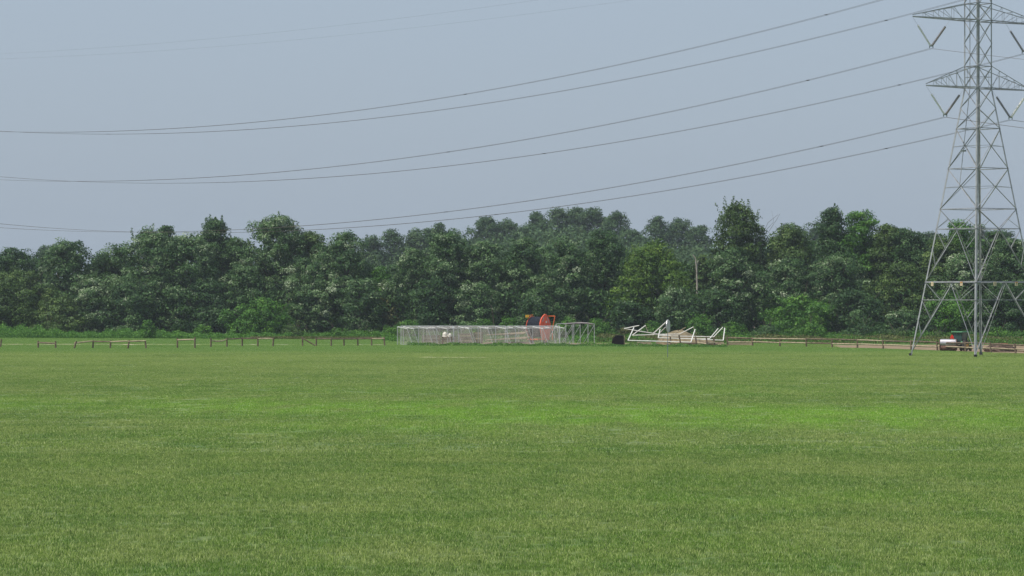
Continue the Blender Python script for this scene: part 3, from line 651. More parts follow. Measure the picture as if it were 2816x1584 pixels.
# crossarms
ARMS = [(35.84, 37.67, 9.3, 6.65), (28.65, 30.95, 7.42, 4.7), (43.0, 44.9, 7.4, 4.7)]
VB = {}
for (zb, zt_, L_, off) in ARMS:
    for sd in (-1, 1):
        w = 1.044; tip = TC + av * sd * L_ + Vector((0, 0, zb)); ar = MB(TC); n_ = 5
        bn = [TC + av * sd * w + lv * w * k + Vector((0, 0, zb)) for k in (-1, 1)]; tn = [p + Vector((0, 0, zt_ - zb)) for p in bn]
        for k in (0, 1): ar.angle(bn[k], tip, .12, (0, 0, 1)); ar.angle(tn[k], tip + Vector((0, 0, .18)), .08, (0, 0, 1))
        arm = ar.build('crossarm', M['steel'], pyl)
        for k in (0, 1):
            for j in range(1, n_):
                t0, t1 = (j - .6) / n_, j / n_
                pb, ptp = bn[k].lerp(tip, t1), tn[k].lerp(tip + Vector((0, 0, .18)), t1); pb0 = bn[k].lerp(tip, (j - 1) / n_)
                member('lacing', pb, ptp, .05, None, arm); member('lacing', pb0, ptp, .05, None, arm)
        for j in range(1, n_):
            t = j / n_; member('lacing', bn[0].lerp(tip, t), bn[1].lerp(tip, t), .05, None, arm)
            member('lacing', bn[0].lerp(tip, (j - 1) / n_), bn[1].lerp(tip, t), .045, None, arm)
        member('lacing', tn[0].lerp(tip, .4), tn[1].lerp(tip, .4), .06, None, arm); member('lacing', tn[0].lerp(tip, .65), tn[1].lerp(tip, .65), .06, None, arm)
        # V string of insulators
        vb = TC + av * sd * off + Vector((0, 0, zb - 3.05)); VB[(sd, zb)] = vb
        for qx in (L_ - .1, off - (L_ - off)):
            topp = TC + av * sd * qx + Vector((0, 0, zb - .1)); d = vb - topp; ln = d.length; s_ = MB(TC)
            dn = d.normalized(); st, en = topp + dn * ln * .26, vb - dn * .12
            link = MB(TC).tube([topp, st], .014, 4).build('hanger_rod', M['steel'], pyl)
            prof = []; nd = 18; l2 = (en - st).length
            for q in range(nd):
                a0 = l2 * q / nd; prof += [(a0, .03), (a0 + .02, .14), (a0 + .06, .13), (a0 + l2 / nd * .55, .035)]
            prof.append((l2, .03))
            s_.lathe(st, dn, prof, 10); s_.build('insulator_string', M['glass_ins'] if qx > off else M['ins_dark'], pyl, True)  # inner string of each V takes the darker tone
        yk = MB(TC); yk.beam(vb - av * .24 + Vector((0, 0, .08)), vb + av * .24 + Vector((0, 0, .08)), .05, .16)
        for s2 in (-1, 1): yk.beam(vb + av * s2 * .23 + Vector((0, 0, .1)), vb + av * s2 * .235 + Vector((0, 0, -.16)), .06, .1)
        yk.build('yoke_plate', M['steel'], pyl)
# peak, climbing pole, warning plates
pk = MB(TC)
for i in range(4): pk.angle(corner(i, 47), TC + Vector((0, 0, 49)), .09, lv)
pk.build('peak', M['steel'], pyl)
cp = MB(TC); fm = lambda z: mid(corner(0, z), corner(1, z)) + ((mid(corner(0, z), corner(1, z)) - (TC + Vector((0, 0, z)))).normalized() * .12)
cp.beam(fm(18.2), fm(28.65), .07); cp.beam(fm(28.65), fm(46), .07); cp.build('climbing_pole', M['steel'], pyl)
MB(TC).box(fm(21.9), (.5, .35, .18), TH).build('rest_platform', M['steel'], pyl)
for a0, b0, t, orange in ((0, 1, .26, True), (0, 1, .83, False), (3, 0, .10, False), (3, 0, .22, True)):
    A0, B0 = corner(a0, 7.72), corner(b0, 7.72); p = A0.lerp(B0, t if a0 == 0 else 1 - t * 3.2)
    out = ((A0 + B0) / 2 - TC); out.z = 0; out.normalize(); p = p + out * .16; d = (B0 - A0).normalized(); rz = math.atan2(d.y, d.x)
    pl = MB(TC).box(p, (.38, .03, .42), rz).build('warning_plate', M['sign_cream'], pyl)
    if orange: MB(TC).box(p + out * .02 + Vector((0, 0, .16)), (.38, .012, .1), rz).build('orange_band', M['sign_orange'], pl)
    sq = MB(TC); f2 = p + out * .022
    sq.box(f2 + Vector((0, 0, .05)), (.13, .012, .035), rz); sq.box(f2 + d * .05 + Vector((0, 0, 0)), (.035, .012, .1), rz); sq.box(f2 - d * .01 + Vector((0, 0, -.07)), (.035, .012, .09), rz)
    sq.build('plate_mark', M['dark_mark'], pl)

# ------------------------------------------------------------------ conductors
SPAN, DZ, SAG = 298.0, 4.38, 12.01
def wire_pt(p0, t, dz=DZ, sag=SAG): return p0 + wv * SPAN * t + Vector((0, 0, dz * t - 4 * sag * abs(t) * (1 - abs(t))))
names = {(-1, 35.84): 'left bundle of the middle crossarm', (1, 35.84): 'right bundle of the middle crossarm', (-1, 28.65): 'left bundle of the lowest crossarm',
         (1, 28.65): 'right bundle of the lowest crossarm', (-1, 43.0): 'left bundle of the top crossarm', (1, 43.0): 'right bundle of the top crossarm'}
spx = {(-1, 43.0): [1282, 2273], (1, 43.0): [300, 2440], (-1, 35.84): [415, 1234, 2225], (1, 35.84): [640, 1500, 2480], (-1, 28.65): [1230, 2265], (1, 28.65): [1370, 2442]}
for (sd, zb), vb in VB.items():
    root = empty('power_line', vb, 'twin conductor wires sweeping left from the pylon, ' + names[(sd, zb)], 'power line', 'power lines hanging from the pylon')
    v0 = vb + Vector((0, 0, -.2))
    for s2 in (-1, 1):
        o_ = wa * s2 * .225
        MB(vb).tube([wire_pt(v0 + o_, k / 90) for k in range(0, 91)], .016, 4, cap=False).build('conductor', M['wire'], root)
        MB(vb).tube([wire_pt(v0 + o_, -k / 90, dz=-2) for k in range(0, 91)], .012, 4, cap=False).build('conductor', M['wire'], root)
    ts = [k / 400 for k in range(400)]
    for X in spx[(sd, zb)]:
        best = min(ts, key=lambda t: abs(W0 / 2 + wire_pt(v0, t).x / wire_pt(v0, t).y * F - X)); p = wire_pt(v0, best)
        d = (wire_pt(v0, best + .002) - wire_pt(v0, best - .002)).normalized()
        MB(vb).beam(p - av * .25, p + av * .25, .05, .06).build('spacer', M['dark'], root)
for sd, nm in ((-1, 'left'), (1, 'right')):
    p0 = TC + av * sd * 4.85 + Vector((0, 0, 44.93))
    MBw = MB(p0); MBw.tube([wire_pt(p0, k / 60, DZ, 5.17) for k in range(61)], .006, 4, cap=False)
    tag(MBw.build('shield_wire', M['wire']), 'very thin wire high in the sky, ' + ('upper' if sd < 0 else 'lower') + ' of two at top left', 'wire', 'thin shield wires above the power lines')

# ------------------------------------------------------------------ fences
def post_mb(p, h, w=.15, lean=0.0, origin=None):
    t = MB(origin if origin is not None else p); q = p + Vector((lean, 0, h)); b_ = p + Vector((0, 0, -.1))
    t.tube([b_, p.lerp(q, .5), q], [w * .62, w * .58, w * .54], 6); return t
def rail_mb(p, q, origin, w=.11, sag=0.0):
    m_ = (p + q) / 2 + Vector((0, 0, -sag)); return MB(origin).tube([p, p.lerp(m_, .5) + Vector((0, 0, -sag * .25)), m_, m_.lerp(q, .5) + Vector((0, 0, -sag * .25)), q], [w * .42, w * .52, w * .55, w * .5, w * .4], 5)
def fence(posts, rails, label, heights=1.05, group='wooden rail fences along the field'):
    """posts: [(px, base row, top row or None, lean px)], rails: [(i, j, dz_i, dz_j, sag, pale)]"""
    P = [at(p[0], gd(p[1])) for p in posts]; root = empty('rail_fence', P[0], label, 'fence', group)
    for (px, by, ty, ln), p in zip(posts, P):
        h = up(ty, p.y); post_mb(p, h, .2, ln / F * p.y, P[0]).build('post', M['wood'], root)
    for (i, j, zi, zj, sg, pale) in rails:
        rail_mb(P[i] + Vector((0, -.04, zi)), P[j] + Vector((0, -.04, zj)), P[0], .18, sg).build('rail', M['wood_pale'] if pale else M['wood'], root)
    return root
o1 = at(1, gd(955)); tag(post_mb(o1, 1.05, .2, .15).build('fence_post', M['wood']), 'single leaning fence post cut by the left edge', 'post')
fence([(105, 957, 937, 0), (153, 957.5, 938, 0)], [(0, 1, .68, .6, 0, 0)], 'short one-rail fence piece, first from the left')
fence([(204, 958, 938, 6), (255, 957.5, 936, 2), (303, 958, 936, 2), (351, 959, 935, 5), (402, 959, 936, -3)],
      [(0, 1, .66, .9, 0, 1), (1, 2, .84, .82, 0, 0), (2, 3, .8, .95, 0, 1), (3, 4, .9, .98, 0, 1)], 'crooked four-bay rail fence with leaning posts at left')
fence([(488, 957, 929, 0), (536, 958, 927, 0)], [(0, 1, 1.0, 1.1, 0, 1)], 'short one-rail fence piece with pale rail between two tall posts')
fence([(580, 955, 930, 0), (624, 954, 929, 0), (666, 953, 927, 0), (709, 953, 927, 0), (750, 953, 928, 3)],
      [(0, 1, .88, 1.0, .2, 1), (1, 2, 1.0, 1.05, 0, 0), (2, 3, 1.05, 1.05, 0, 0), (3, 4, 1.03, 1.03, 0, 1)], 'four-bay rail fence whose first rail sags like a bow')
rf = fence([(832, 952, 926, 0)], [], 'lone fence post with a fallen rail leaning on it')
pA, pB = at(834, gd(952), 1.0), at(867, gd(952), .08); rail_mb(pA, pB, at(832, gd(952)), .17).build('rail', M['wood'], rf)['label'] = 'fallen rail sloping to the ground'
fence([(870, 952, 928, 0), (911, 952, 928, 0), (946, 951.5, 929, 0), (984, 951, 929, 0), (1022, 951, 927, 0), (1058, 951, 926, -2)],
      [(0, 1, .98, .95, 0, 0), (1, 2, .95, .93, 0, 0), (2, 3, .93, .93, 0, 0), (3, 4, .95, .97, 0, 0), (4, 5, .95, 1.0, .04, 1)], 'five-bay rail fence ending left of the goal nets')
RP = [(2001, 951), (2070, 951.5), (2144.5, 953), (2218, 954), (2288, 955.5), (2358, 957.5), (2429, 960), (2505, 962.5), (2578, 965), (2655, 967), (2725, 970), (2793, 973), (2870, 977)]
ps = [(x, b_, up_ if (up_ := b_ - 1.17 / gd(b_) * F) else 0, rnd.uniform(-2, 2)) for x, b_ in RP]
rl_ = []
for i in range(len(ps) - 1):
    j = rnd.uniform(-.04, .04); rl_ += [(i, i + 1, 1.02 + j, 1.0 + j * .5, 0, i in (1, 2, 5)), (i, i + 1, .52 - j, .50, 0, i not in (3,))]
fence(ps, rl_, 'long two-rail fence running from the white frames past the pylon to the right edge')
fence([(1845, 951, 926, -2), (1873, 952, 921, -6), (1917, 952, 925, -5), (1945, 952.5, 926, -3), (1966, 952, 927, -4)],
      [(0, 1, .4, .45, 0, 1), (1, 2, .35, .4, 0, 0), (2, 3, .5, .3, 0, 1), (3, 4, .35, .5, 0, 1)], 'broken low rail fence tangled with the white goal frames')

# ------------------------------------------------------------------ netted goals
def make_goal(name, loc, phi, W=7.32, H=2.44, d1=.9, d2=2.1, pipe='gal', net='net', nets=True, label='', group=''):
    """u = crossbar direction, v = depth direction (towards the net)"""
    root = empty(name, loc, label, 'goal', group)
    u = Vector((math.cos(phi), math.sin(phi), 0)); v = Vector((math.sin(phi), -math.cos(phi), 0)); z = Vector((0, 0, 1)); O = Vector(loc); r = .047
    a0, a1 = O, O + u * W; t0, t1 = a0 + z * H, a1 + z * H; k0, k1 = t0 + v * d1 - z * .25, t1 + v * d1 - z * .25; g0, g1 = a0 + v * d2, a1 + v * d2
    for p, q in ((a0, t0), (a1, t1)): MB(loc).tube([p, q], r, 6).build('goal_post', M[pipe], root)
    MB(loc).tube([t0, t1], r, 6).build('crossbar', M[pipe], root)
    for p, q in ((t0, k0), (t1, k1)): MB(loc).tube([p, q], r * .7, 5).build('depth_bar', M[pipe], root)
    for p, q in ((k0, g0), (k1, g1)): MB(loc).tube([p, q], r * .7, 5).build('back_stay', M[pipe], root)
    MB(loc).tube([g0 + z * .03, g1 + z * .03], r * .7, 5).build('ground_bar', M[pipe], root)
    MB(loc).tube([k0, k1], r * .4, 4).build('back_bar', M[pipe], root)
    if nets:
        n_ = MB(loc); w = .009
        def rib(p, q, nrm):
            d = (q - p).normalized(); s_ = d.cross(nrm).normalized() * w / 2; n_.add([p - s_, q - s_, q + s_, p + s_], [(0, 1, 2, 3)])
        def panel(A, B, C, D_, st=.13):                # A-B and D-C opposite edges
            nr = (B - A).cross(D_ - A).normalized(); k1_ = max(2, int((B - A).length / st)); k2_ = max(2, int(max((D_ - A).length, (C - B).length) / st))
            for i in range(k1_ + 1): rib(A.lerp(B, i / k1_), D_.lerp(C, i / k1_), nr)
            for i in range(k2_ + 1): rib(A.lerp(D_, i / k2_), B.lerp(C, i / k2_), nr)
        panel(t0, t1, k1, k0); panel(k0, k1, g1, g0); panel(t0, k0, g0, a0); panel(t1, k1, g1, a1)
        n_.build('net', M[net], root)
    return root
def relabel(o, lb): o['label'] = lb; return o
gD = gd(948.5); ph = math.radians(62)
g0 = make_goal('soccer_goal', at(1093, gD), ph, W=7.0, H=2.42, d1=1.5, d2=2.35, label='netted soccer goal at the left end of the row, a bare post showing', group='netted soccer goals stored in a row')
GL = ['netted soccer goal second from the left end of the row', 'netted soccer goal in front of the white bags', 'netted soccer goal just right of the white bags',
      'netted soccer goal before the left end of the pipe stack', 'netted soccer goal before the middle of the pipe stack', 'netted soccer goal before the right end of the pipe stack',
      'netted soccer goal left of the red hose reel', 'netted soccer goal in front of the red hose reel']
for i, lb in enumerate(GL):
    c = copy_tree(g0); c.location = at(1093 + [16, 58, 108, 168, 222, 270, 325, 372][i], gD + [1.2, .4, .8, 0, .9, .3, .6, .2][i]); c.rotation_euler.z = [.05, -.08, .02, .06, -.05, .03, -.04, .04][i]; relabel(c, lb)
# long top bars: two goals facing the camera behind the slanted ones
for x, lb in ((1103, 'wide goal seen face-on behind the slanted ones, left'), (1248, 'wide goal seen face-on behind the slanted ones, middle'), (1396, 'wide goal seen face-on behind the slanted ones, right')):
    make_goal('soccer_goal', at(x, gD + 2.4), math.radians(1), W=7.0, H=2.50, d1=.8, d2=1.6, label=lb, group='netted soccer goals stored in a row')
# small grey frames to the right, nets bundled on the top bars
sg0 = make_goal('goal_frame', at(1556, gd(947)), math.radians(74), W=3.4, H=2.75, d1=-.05, d2=-1.6, nets=False, label='grey goal frame standing bare, left of three', group='bare grey goal frames')
for dx, lb in ((22, 'grey goal frame standing bare, middle of three'), (61, 'grey goal frame standing bare, right of three')):
    c = copy_tree(sg0); c.location = at(1556 + dx, gd(947)); relabel(c, lb)
tf = empty('goal_frame', at(1533, gd(946)), 'tall narrow grey frame leaning out left of the bare goal frames', 'goal frame'); D = gd(946)
for pl in ([(1541, 947), (1530, 891), (1513, 926)], ):
    MB(tf.location).tube([pt(x, y, D) for x, y in pl[:2]], .05, 6).build('upright', M['gal'], tf); MB(tf.location).tube([pt(x, y, D) for x, y in pl[1:]], .05, 6).build('stay', M['gal'], tf)
MB(tf.location).tube([pt(1530, 891, D), pt(1580, 888, D + 1)], .05, 6).build('crossbar', M['gal'], tf)
nb = MB(at(1557, gd(947)));
for k in range(4): nb.tube([pt(1552 + 6 * k, 891 - k * .4, gd(947) + .2 * k), pt(1590 + 3 * k, 887.5, gd(947) + .5), pt(1618 + 4 * k, 889 + k * .8, gd(947) + .3 * k)], .1, 5)
tag(nb.build('bundled_net', M['net_grey']), 'grey net rolled up along the tops of the bare goal frames', 'net')

# ------------------------------------------------------------------ things behind the goal nets
D = 431.0
for k in range(15):                                   # pale irrigation pipes and timbers, stacked
    row = k % 5; lay = k // 5; y0 = 944 - lay * 10 - row * 1.2; tl = [(-2, 3), (2, -6), (-5, -13)][lay]
    p, q = pt(1332 + 6 * row + 3 * lay, y0 + tl[0] * .6 + row, D + row * .35), pt(1450 - 5 * lay + 3 * row, y0 + tl[1] * .5, D + row * .35)
    if p.z < .08: p.z = .08
    if q.z < .08: q.z = .08
    o = MB(p).tube([p, q], .085, 6).build('timber_pole', M['wood_pale'])
    tag(o, 'pale pole in the ' + ['bottom', 'middle', 'top'][lay] + ' layer of the stack, ' + ['frontmost', 'second from the front', 'in its centre', 'second from the back', 'rearmost'][row], 'pole', 'pale poles stacked behind the goal nets')
fr = empty('timber_rack', at(1340, D + 3), 'weathered brown board rack seen through the goal nets', 'rack')
for i, (x0, x1, y0, y1) in enumerate(((1258, 1300, 917, 944), (1302, 1328, 914, 944), (1160, 1212, 922, 942), (1214, 1256, 925, 942))):
    n_ = 6
    for k in range(n_):
        ya, yb = y0 + (y1 - y0) * k / n_, y0 + (y1 - y0) * (k + .8) / n_
        MB(fr.location).box((pt((x0 + x1) / 2, (ya + yb) / 2, D + 3)), ((x1 - x0) / F * D, .08 + .03 * (k % 2), (yb - ya) / F * D)).build('board', M['wood_pale'] if (i + k) % 3 == 1 else M['wood'], fr)
    for x in (x0 + 2, x1 - 2): MB(fr.location).tube([at(x, D + 2.9, 0), pt(x, y0 - 1, D + 2.9)], .07, 5).build('upright', M['wood'], fr)
# white sacks
def blob(c, rx, ry, rz, seed, n1=8, n2=12, pw=1.0, rough=.18):
    r = random.Random(seed); vs = []; fs = []
    for i in range(n1 + 1):
        t = math.pi * .5 * i / n1
        for k in range(n2):
            a_ = 2 * math.pi * k / n2; q = 1 + r.uniform(-rough, rough); h = math.cos(t) ** pw
            vs.append((c[0] + rx * math.sin(t) * math.cos(a_) * q, c[1] + ry * math.sin(t) * math.sin(a_) * q, c[2] + rz * h * (1 + r.uniform(-rough, rough) * .5)))
    for i in range(n1):
        for k in range(n2): fs.append((i * n2 + k, (i + 1) * n2 + k, (i + 1) * n2 + (k + 1) % n2, i * n2 + (k + 1) % n2))
    fs.append(tuple(range(n1 * n2, n1 * n2 + n2))); return vs, fs
tb = at(1230, D - 2); tt = MB(tb).box(tb + Vector((0, 0, 1.05)), (1.35, .9, .08)); 
for sx in (-1, 1):
    for sy in (-1, 1): tt.box(tb + Vector((sx * .58, sy * .36, .5)), (.1, .1, 1.0))
tag(tt.build('work_table', M['wood']), 'small wooden table under the white sacks behind the nets', 'table')
for (dx, w, h, lb) in ((-.3, .36, .62, 'tall peaked white sack on the table behind the nets'), (.34, .3, .42, 'lower white sack on the table, right of the peaked one')):
    vs, fs = blob(tb + Vector((dx, 0, 1.09)), w, .33, h, int(w * 100), pw=.7); o = MB(tb); o.add(vs, fs)
    tag(o.build('sack', M['bag'], smooth=True), lb, 'sack')

# ------------------------------------------------------------------ red hose reel machine
RD = 438.0; rc = at(1487, RD); reel = empty('hose_reel', rc, 'red travelling hose reel with a black hose drum, standing behind the goal nets', 'hose reel')
ax = Vector((math.cos(math.radians(-34)), math.sin(math.radians(-34)), 0)); dn = Vector((-ax.y, ax.x, 0))   # ax: drum axis, towards the right and nearer
drc = at(1481, RD, 2.28)
hp = []; Lh = 2.0
for k in range(18): t = -Lh / 2 + Lh * k / 18; hp += [(t + Lh / 2, 1.36), (t + Lh / 2 + Lh / 36, 1.42)]
hp = [(0, .3)] + hp + [(Lh, 1.36), (Lh, .3)]
MB(rc).lathe(drc - ax * Lh / 2, ax, hp, 28).build('hose_drum', M['hose'], reel)
MB(rc).lathe(drc - ax * (Lh / 2 + .07), ax, [(0, 1.3), (0, 1.52), (.06, 1.52), (.06, 1.3)], 28).build('drum_flange', M['red'], reel)
for s_ in range(6):
    a_ = s_ * math.pi / 3; MB(rc).beam(drc - ax * (Lh / 2 + .1), drc - ax * (Lh / 2 + .1) + (dn * math.cos(a_) + Vector((0, 0, 1)) * math.sin(a_)) * 1.45, .08, .05).build('spoke', M['red'], reel)
# the big side plate: rounded shoulders, pointed head, narrowing foot
pf = [(-.8, -1.75), (-1.1, -.9), (-1.35, -.2), (-1.4, .5), (-1.15, 1.1), (-.75, 1.45), (-.35, 1.72), (0, 1.8), (.35, 1.7), (.7, 1.3), (1.05, .85), (1.35, .25), (1.35, -.25), (1.1, -.9), (.8, -1.75)]
sp_ = MB(rc); vs = []; 
for t in (0, .14):
    for x, z in pf: vs.append(drc + ax * (Lh / 2 + .05 + t) + dn * x * .98 + Vector((0, 0, z)))
n_ = len(pf); sp_.add(vs, [tuple(range(n_ - 1, -1, -1)), tuple(range(n_, 2 * n_))] + [(i, (i + 1) % n_, n_ + (i + 1) % n_, n_ + i) for i in range(n_)])
sp_.build('side_plate', M['red'], reel)
for x0, z0, x1, z1 in ((-.85, .75, -.45, 1.4), (.3, 1.35, .75, .6)):
    q = drc + ax * (Lh / 2 + .21); MB(rc).beam(q + dn * x0 + Vector((0, 0, z0)), q + dn * x1 + Vector((0, 0, z1)), .05, .13).build('decal_stripe', M['silver'], reel)
MB(rc).lathe(drc + ax * (Lh / 2 + .19), ax, [(0, .28), (.12, .28), (.16, .18)], 14).build('hub', M['rust'], reel)
MB(rc).box(drc + ax * (Lh / 2 + .22) + dn * .1 + Vector((0, 0, .72)), (.06, .3, .3), math.atan2(ax.y, ax.x)).build('data_plate', M['bag'], reel)
ch_ = MB(rc)
for s_ in (-1, 1): ch_.beam(drc + ax * s_ * .8 + dn * -1.5 + Vector((0, 0, -1.65)), drc + ax * s_ * .8 + dn * 1.5 + Vector((0, 0, -1.65)), .12, .18)
for s_ in (-1, 1): ch_.beam(drc - ax * .95 + dn * s_ * .9 + Vector((0, 0, -1.65)), drc + ax * .95 + dn * s_ * .9 + Vector((0, 0, -1.65)), .12, .18)
ch_.build('chassis', M['orange'], reel)
for s_ in (-1, 1):
    wc = drc + ax * s_ * 1.08 + Vector((0, 0, -1.78)); w_ = MB(rc).lathe(wc - ax * .12, ax, [(0, .2), (.02, .4), (.12, .42), (.22, .4), (.24, .2)], 18).build('wheel', M['rubber'], reel)
    MB(rc).lathe(wc - ax * .13, ax, [(0, .05), (0, .19), (.26, .19), (.26, .05)], 14).build('rim', M['yellow'], w_)
gf = MB(rc)
P4 = [pt(1508, 869, RD - .6), pt(1526, 869, RD - .8), pt(1519, 905, RD - .8), pt(1519, 935, RD - .8)]
for p, q in zip(P4[:-1], P4[1:]): gf.beam(p, q, .14, .12)
gf.build('guide_arm', M['orange'], reel)
MB(rc).box(pt(1450, 869.5, RD - .3), (.42, .4, .34), .2).build('gearbox', M['yellow'], reel)
MB(rc).beam(pt(1455, 867, RD), pt(1466, 866, RD), .08).build('bracket', M['orange'], reel)

# ------------------------------------------------------------------ white goal frames dumped in a heap
def frame(pts, label, r=.065, D=None, extra=None, m='white'):
    P = [pt(1660 + x / 6.44, 840 + y / 6.44, d) for x, y, d in pts]; o = P[0].copy()
    root = empty('goal_frame', o, label, 'goal frame', 'white goal frames dumped in a heap')
    for k in range(len(P) - 1):
        MB(o).tube([P[k], P[k + 1]], r, 7).build('pipe', M[m], root)
    for (x0, y0, d0, x1, y1, d1) in (extra or []): MB(o).tube([pt(1660 + x0 / 6.44, 840 + y0 / 6.44, d0), pt(1660 + x1 / 6.44, 840 + y1 / 6.44, d1)], r * .7, 6).build('brace_pipe', M[m], root)
    return root
frame([(535, 392, 420.5), (430, 620, 418), (1545, 652, 418), (1620, 425, 420.5)], 'white goal frame lying open side up, nearest of the heap', .07)
frame([(630, 355, 422), (362, 410, 422.5), (980, 512, 423), (1190, 540, 423)], 'white frame with a long pipe slanting down from a sharp left corner', .06)
frame([(745, 352, 424.5), (505, 528, 424), (960, 515, 424)], 'white frame behind the nearest one, its left arm tilted up', .055, extra=[(740, 360, 424.5, 785, 470, 426)])
frame([(1132, 258, 423), (1100, 300, 423), (885, 492, 424)], 'white pipe arm rising highest, behind the round sign', .075, extra=[(1095, 385, 424, 1000, 480, 425)])
frame([(1000, 425, 421), (965, 573, 420), (1540, 592, 420), (2118, 618, 420), (2145, 400, 422.5)], 'long white frame ending in the rightmost upright of the heap', .065)
frame([(1452, 388, 425), (1240, 512, 424.5), (1180, 512, 424.5)], 'dull beige pipe arm in the middle of the heap', .06, m='wood_pale')
frame([(1590, 380, 424), (1340, 508, 424), (960, 512, 424.2)], 'white pipe arm tilted up in the middle of the heap', .055, extra=[(1585, 380, 424, 1640, 500, 426)])
frame([(2112, 385, 424), (1950, 556, 423.5), (960, 538, 423.5)], 'white frame with a long level pipe and an arm tilted up near the right end', .06)
frame([(2030, 408, 423), (1880, 588, 422), (1700, 600, 422)], 'white pipe arm tilted up, second from the right end', .07)
mp = MB(at(1850, 428)); vs, fs = blob(at(1866, 430), 3.0, 2.2, 1.9, 4, 9, 20, 1.6, .12); mp.add(vs, fs)
tag(mp.build('soil_heap', M['heap'], smooth=True), 'tan soil heap behind the middle of the white goal frames', 'soil heap')
mp = MB(at(1890, 424)); vs, fs = blob(at(1905, 427), 3.4, 1.8, .95, 6, 9, 20, 1.3, .12); mp.add(vs, fs)
tag(mp.build('soil_heap', M['heap'], smooth=True), 'low pale soil heap right of the taller one', 'soil heap')
for (x0, x1, y, lb) in ((2004, 2069, 945.5, 'white plank lying along the foot of the two-rail fence'), (1752, 1790, 943, 'pale plank on the ground under the left white frame'), (1900, 1990, 942, 'pale plank behind the right white frames')):
    Dp = gd(951) + 2; p, q = pt(x0, y, Dp), pt(x1, y + .6, Dp); MBp = MB(p).beam(p, q, .12, .22)
    for p_ in (p, q): MBp.box(Vector((p_.x + (.3 if p_ is p else -.3), p_.y, p_.z / 2 - .05)), (.14, .14, max(.1, p_.z - .1)))
    tag(MBp.build('plank', M['wood_pale']), lb, 'plank')
# black steel bucket
bk = at(1698, gd(948)); kb = empty('loader_bucket', bk, 'black steel loader bucket on the grass between the grey and white frames', 'bucket')
pr = [(-.85, -.02), (.85, -.02), (.82, 1.22), (-.25, 1.25), (-.62, .82)]; vs = [bk + Vector((x, y, z)) for y in (-.75, .75) for x, z in pr]
MB(bk).add(vs, [(0, 1, 2, 3, 4)[::-1], (5, 6, 7, 8, 9)] + [(i, (i + 1) % 5, 5 + (i + 1) % 5, 5 + i) for i in range(5)]).build('shell', M['black'], kb)
MB(bk).beam(bk + Vector((-.27, -.8, 1.27)), bk + Vector((.86, -.8, 1.25)), .08, .07).build('lip', M['dark'], kb)
MB(bk).box(bk + Vector((.93, -.5, .62)), (.12, .1, 1.25)).build('side_bar', M['wood_pale'], kb)

# ------------------------------------------------------------------ round sign on a post
sD2 = gd(984); so = at(1836, sD2); sg = empty('round_sign', so, 'tall dark post with a blue-grey disc seen nearly edge-on, before the white frames', 'sign')
MB(so).tube([so + Vector((0, 0, -.1)), pt(1836, 930, sD2), pt(1836, 911, sD2), pt(1832.5, 901, sD2), pt(1831.5, 884, sD2)], .036, 6).build('post', M['sign_blue'], sg)
cc = pt(1837.2, 896.5, sD2 - .05); an = math.radians(20); dax = Vector((math.cos(an), -math.sin(an), 0))
ds = MB(so).lathe(cc - dax * .02, dax, [(0, .02), (0, .62), (.05, .62), (.05, .02)], 32).build('disc', M['sign_blue'], sg)
MB(so).lathe(cc - dax * .03, dax, [(0, .60), (0, .66), (.07, .66), (.07, .60)], 32).build('rim', M['silver'], ds)

# ------------------------------------------------------------------ tractor with roller
TRD = 376.0; tr0 = at(2642, TRD); trc = empty('tractor', tr0, 'small green tractor with a dark glazed cab and yellow wheels behind the pylon leg', 'tractor')
hd = Vector((math.cos(math.radians(55)), math.sin(math.radians(55)), 0)); sd_ = Vector((hd.y, -hd.x, 0)); rz = math.atan2(hd.y, hd.x)   # heading, right side
def L3(f, s_, z): return tr0 + hd * f + sd_ * s_ + Vector((0, 0, z))
def wheel(c, r, w, rimc):
    o = MB(tr0).lathe(c - sd_ * w / 2, sd_, [(0, r * .55), (.03, r * .93), (w * .25, r), (w * .75, r), (w - .03, r * .93), (w, r * .55)], 24).build('wheel', M['rubber'], trc)
    MB(tr0).lathe(c + sd_ * (w / 2 - .06), sd_, [(0, .04), (0, r * .56), (.07, r * .56), (.05, r * .3), (.1, .1)], 18).build('rim', M['yellow'], o)
for s_ in (-1, 1): wheel(L3(-.35, s_ * .78, .68), .68, .42, 0); wheel(L3(1.3, s_ * .6, .36), .36, .24, 0)
MB(tr0).box(L3(1.05, 0, .95), (1.25, .56, .52), rz, .9).build('bonnet', M['green_paint'], trc)
MB(tr0).box(L3(.5, 0, .55), (2.1, .42, .34), rz).build('chassis', M['dark'], trc)
for s_ in (-1, 1):
    fm_ = MB(tr0); pr = [(-.95, .95), (-.75, 1.2), (-.1, 1.24), (.25, .98)]
    vs = [L3(f, s_ * q, z) for q in (.42, .84) for f, z in pr]; fm_.add(vs, [(0, 1, 5, 4), (1, 2, 6, 5), (2, 3, 7, 6), (0, 4, 7, 3), (4, 5, 6, 7), (0, 3, 2, 1)]); fm_.build('fender', M['green_paint'], trc)
def quad_panel(name, pts4, m, th=.02):
    n_ = (pts4[1] - pts4[0]).cross(pts4[3] - pts4[0]).normalized() * th; vs = [p for p in pts4] + [p + n_ for p in pts4]
    return MB(tr0).add(vs, [(3, 2, 1, 0), (4, 5, 6, 7), (0, 1, 5, 4), (1, 2, 6, 5), (2, 3, 7, 6), (3, 0, 4, 7)]).build(name, m, trc)
bt_, tp = 1.2, 2.22; b_ = [(-.72, -.5), (.42, -.5), (.42, .5), (-.72, .5)]; t_ = [(-.9, -.66), (.55, -.66), (.55, .66), (-.9, .66)]
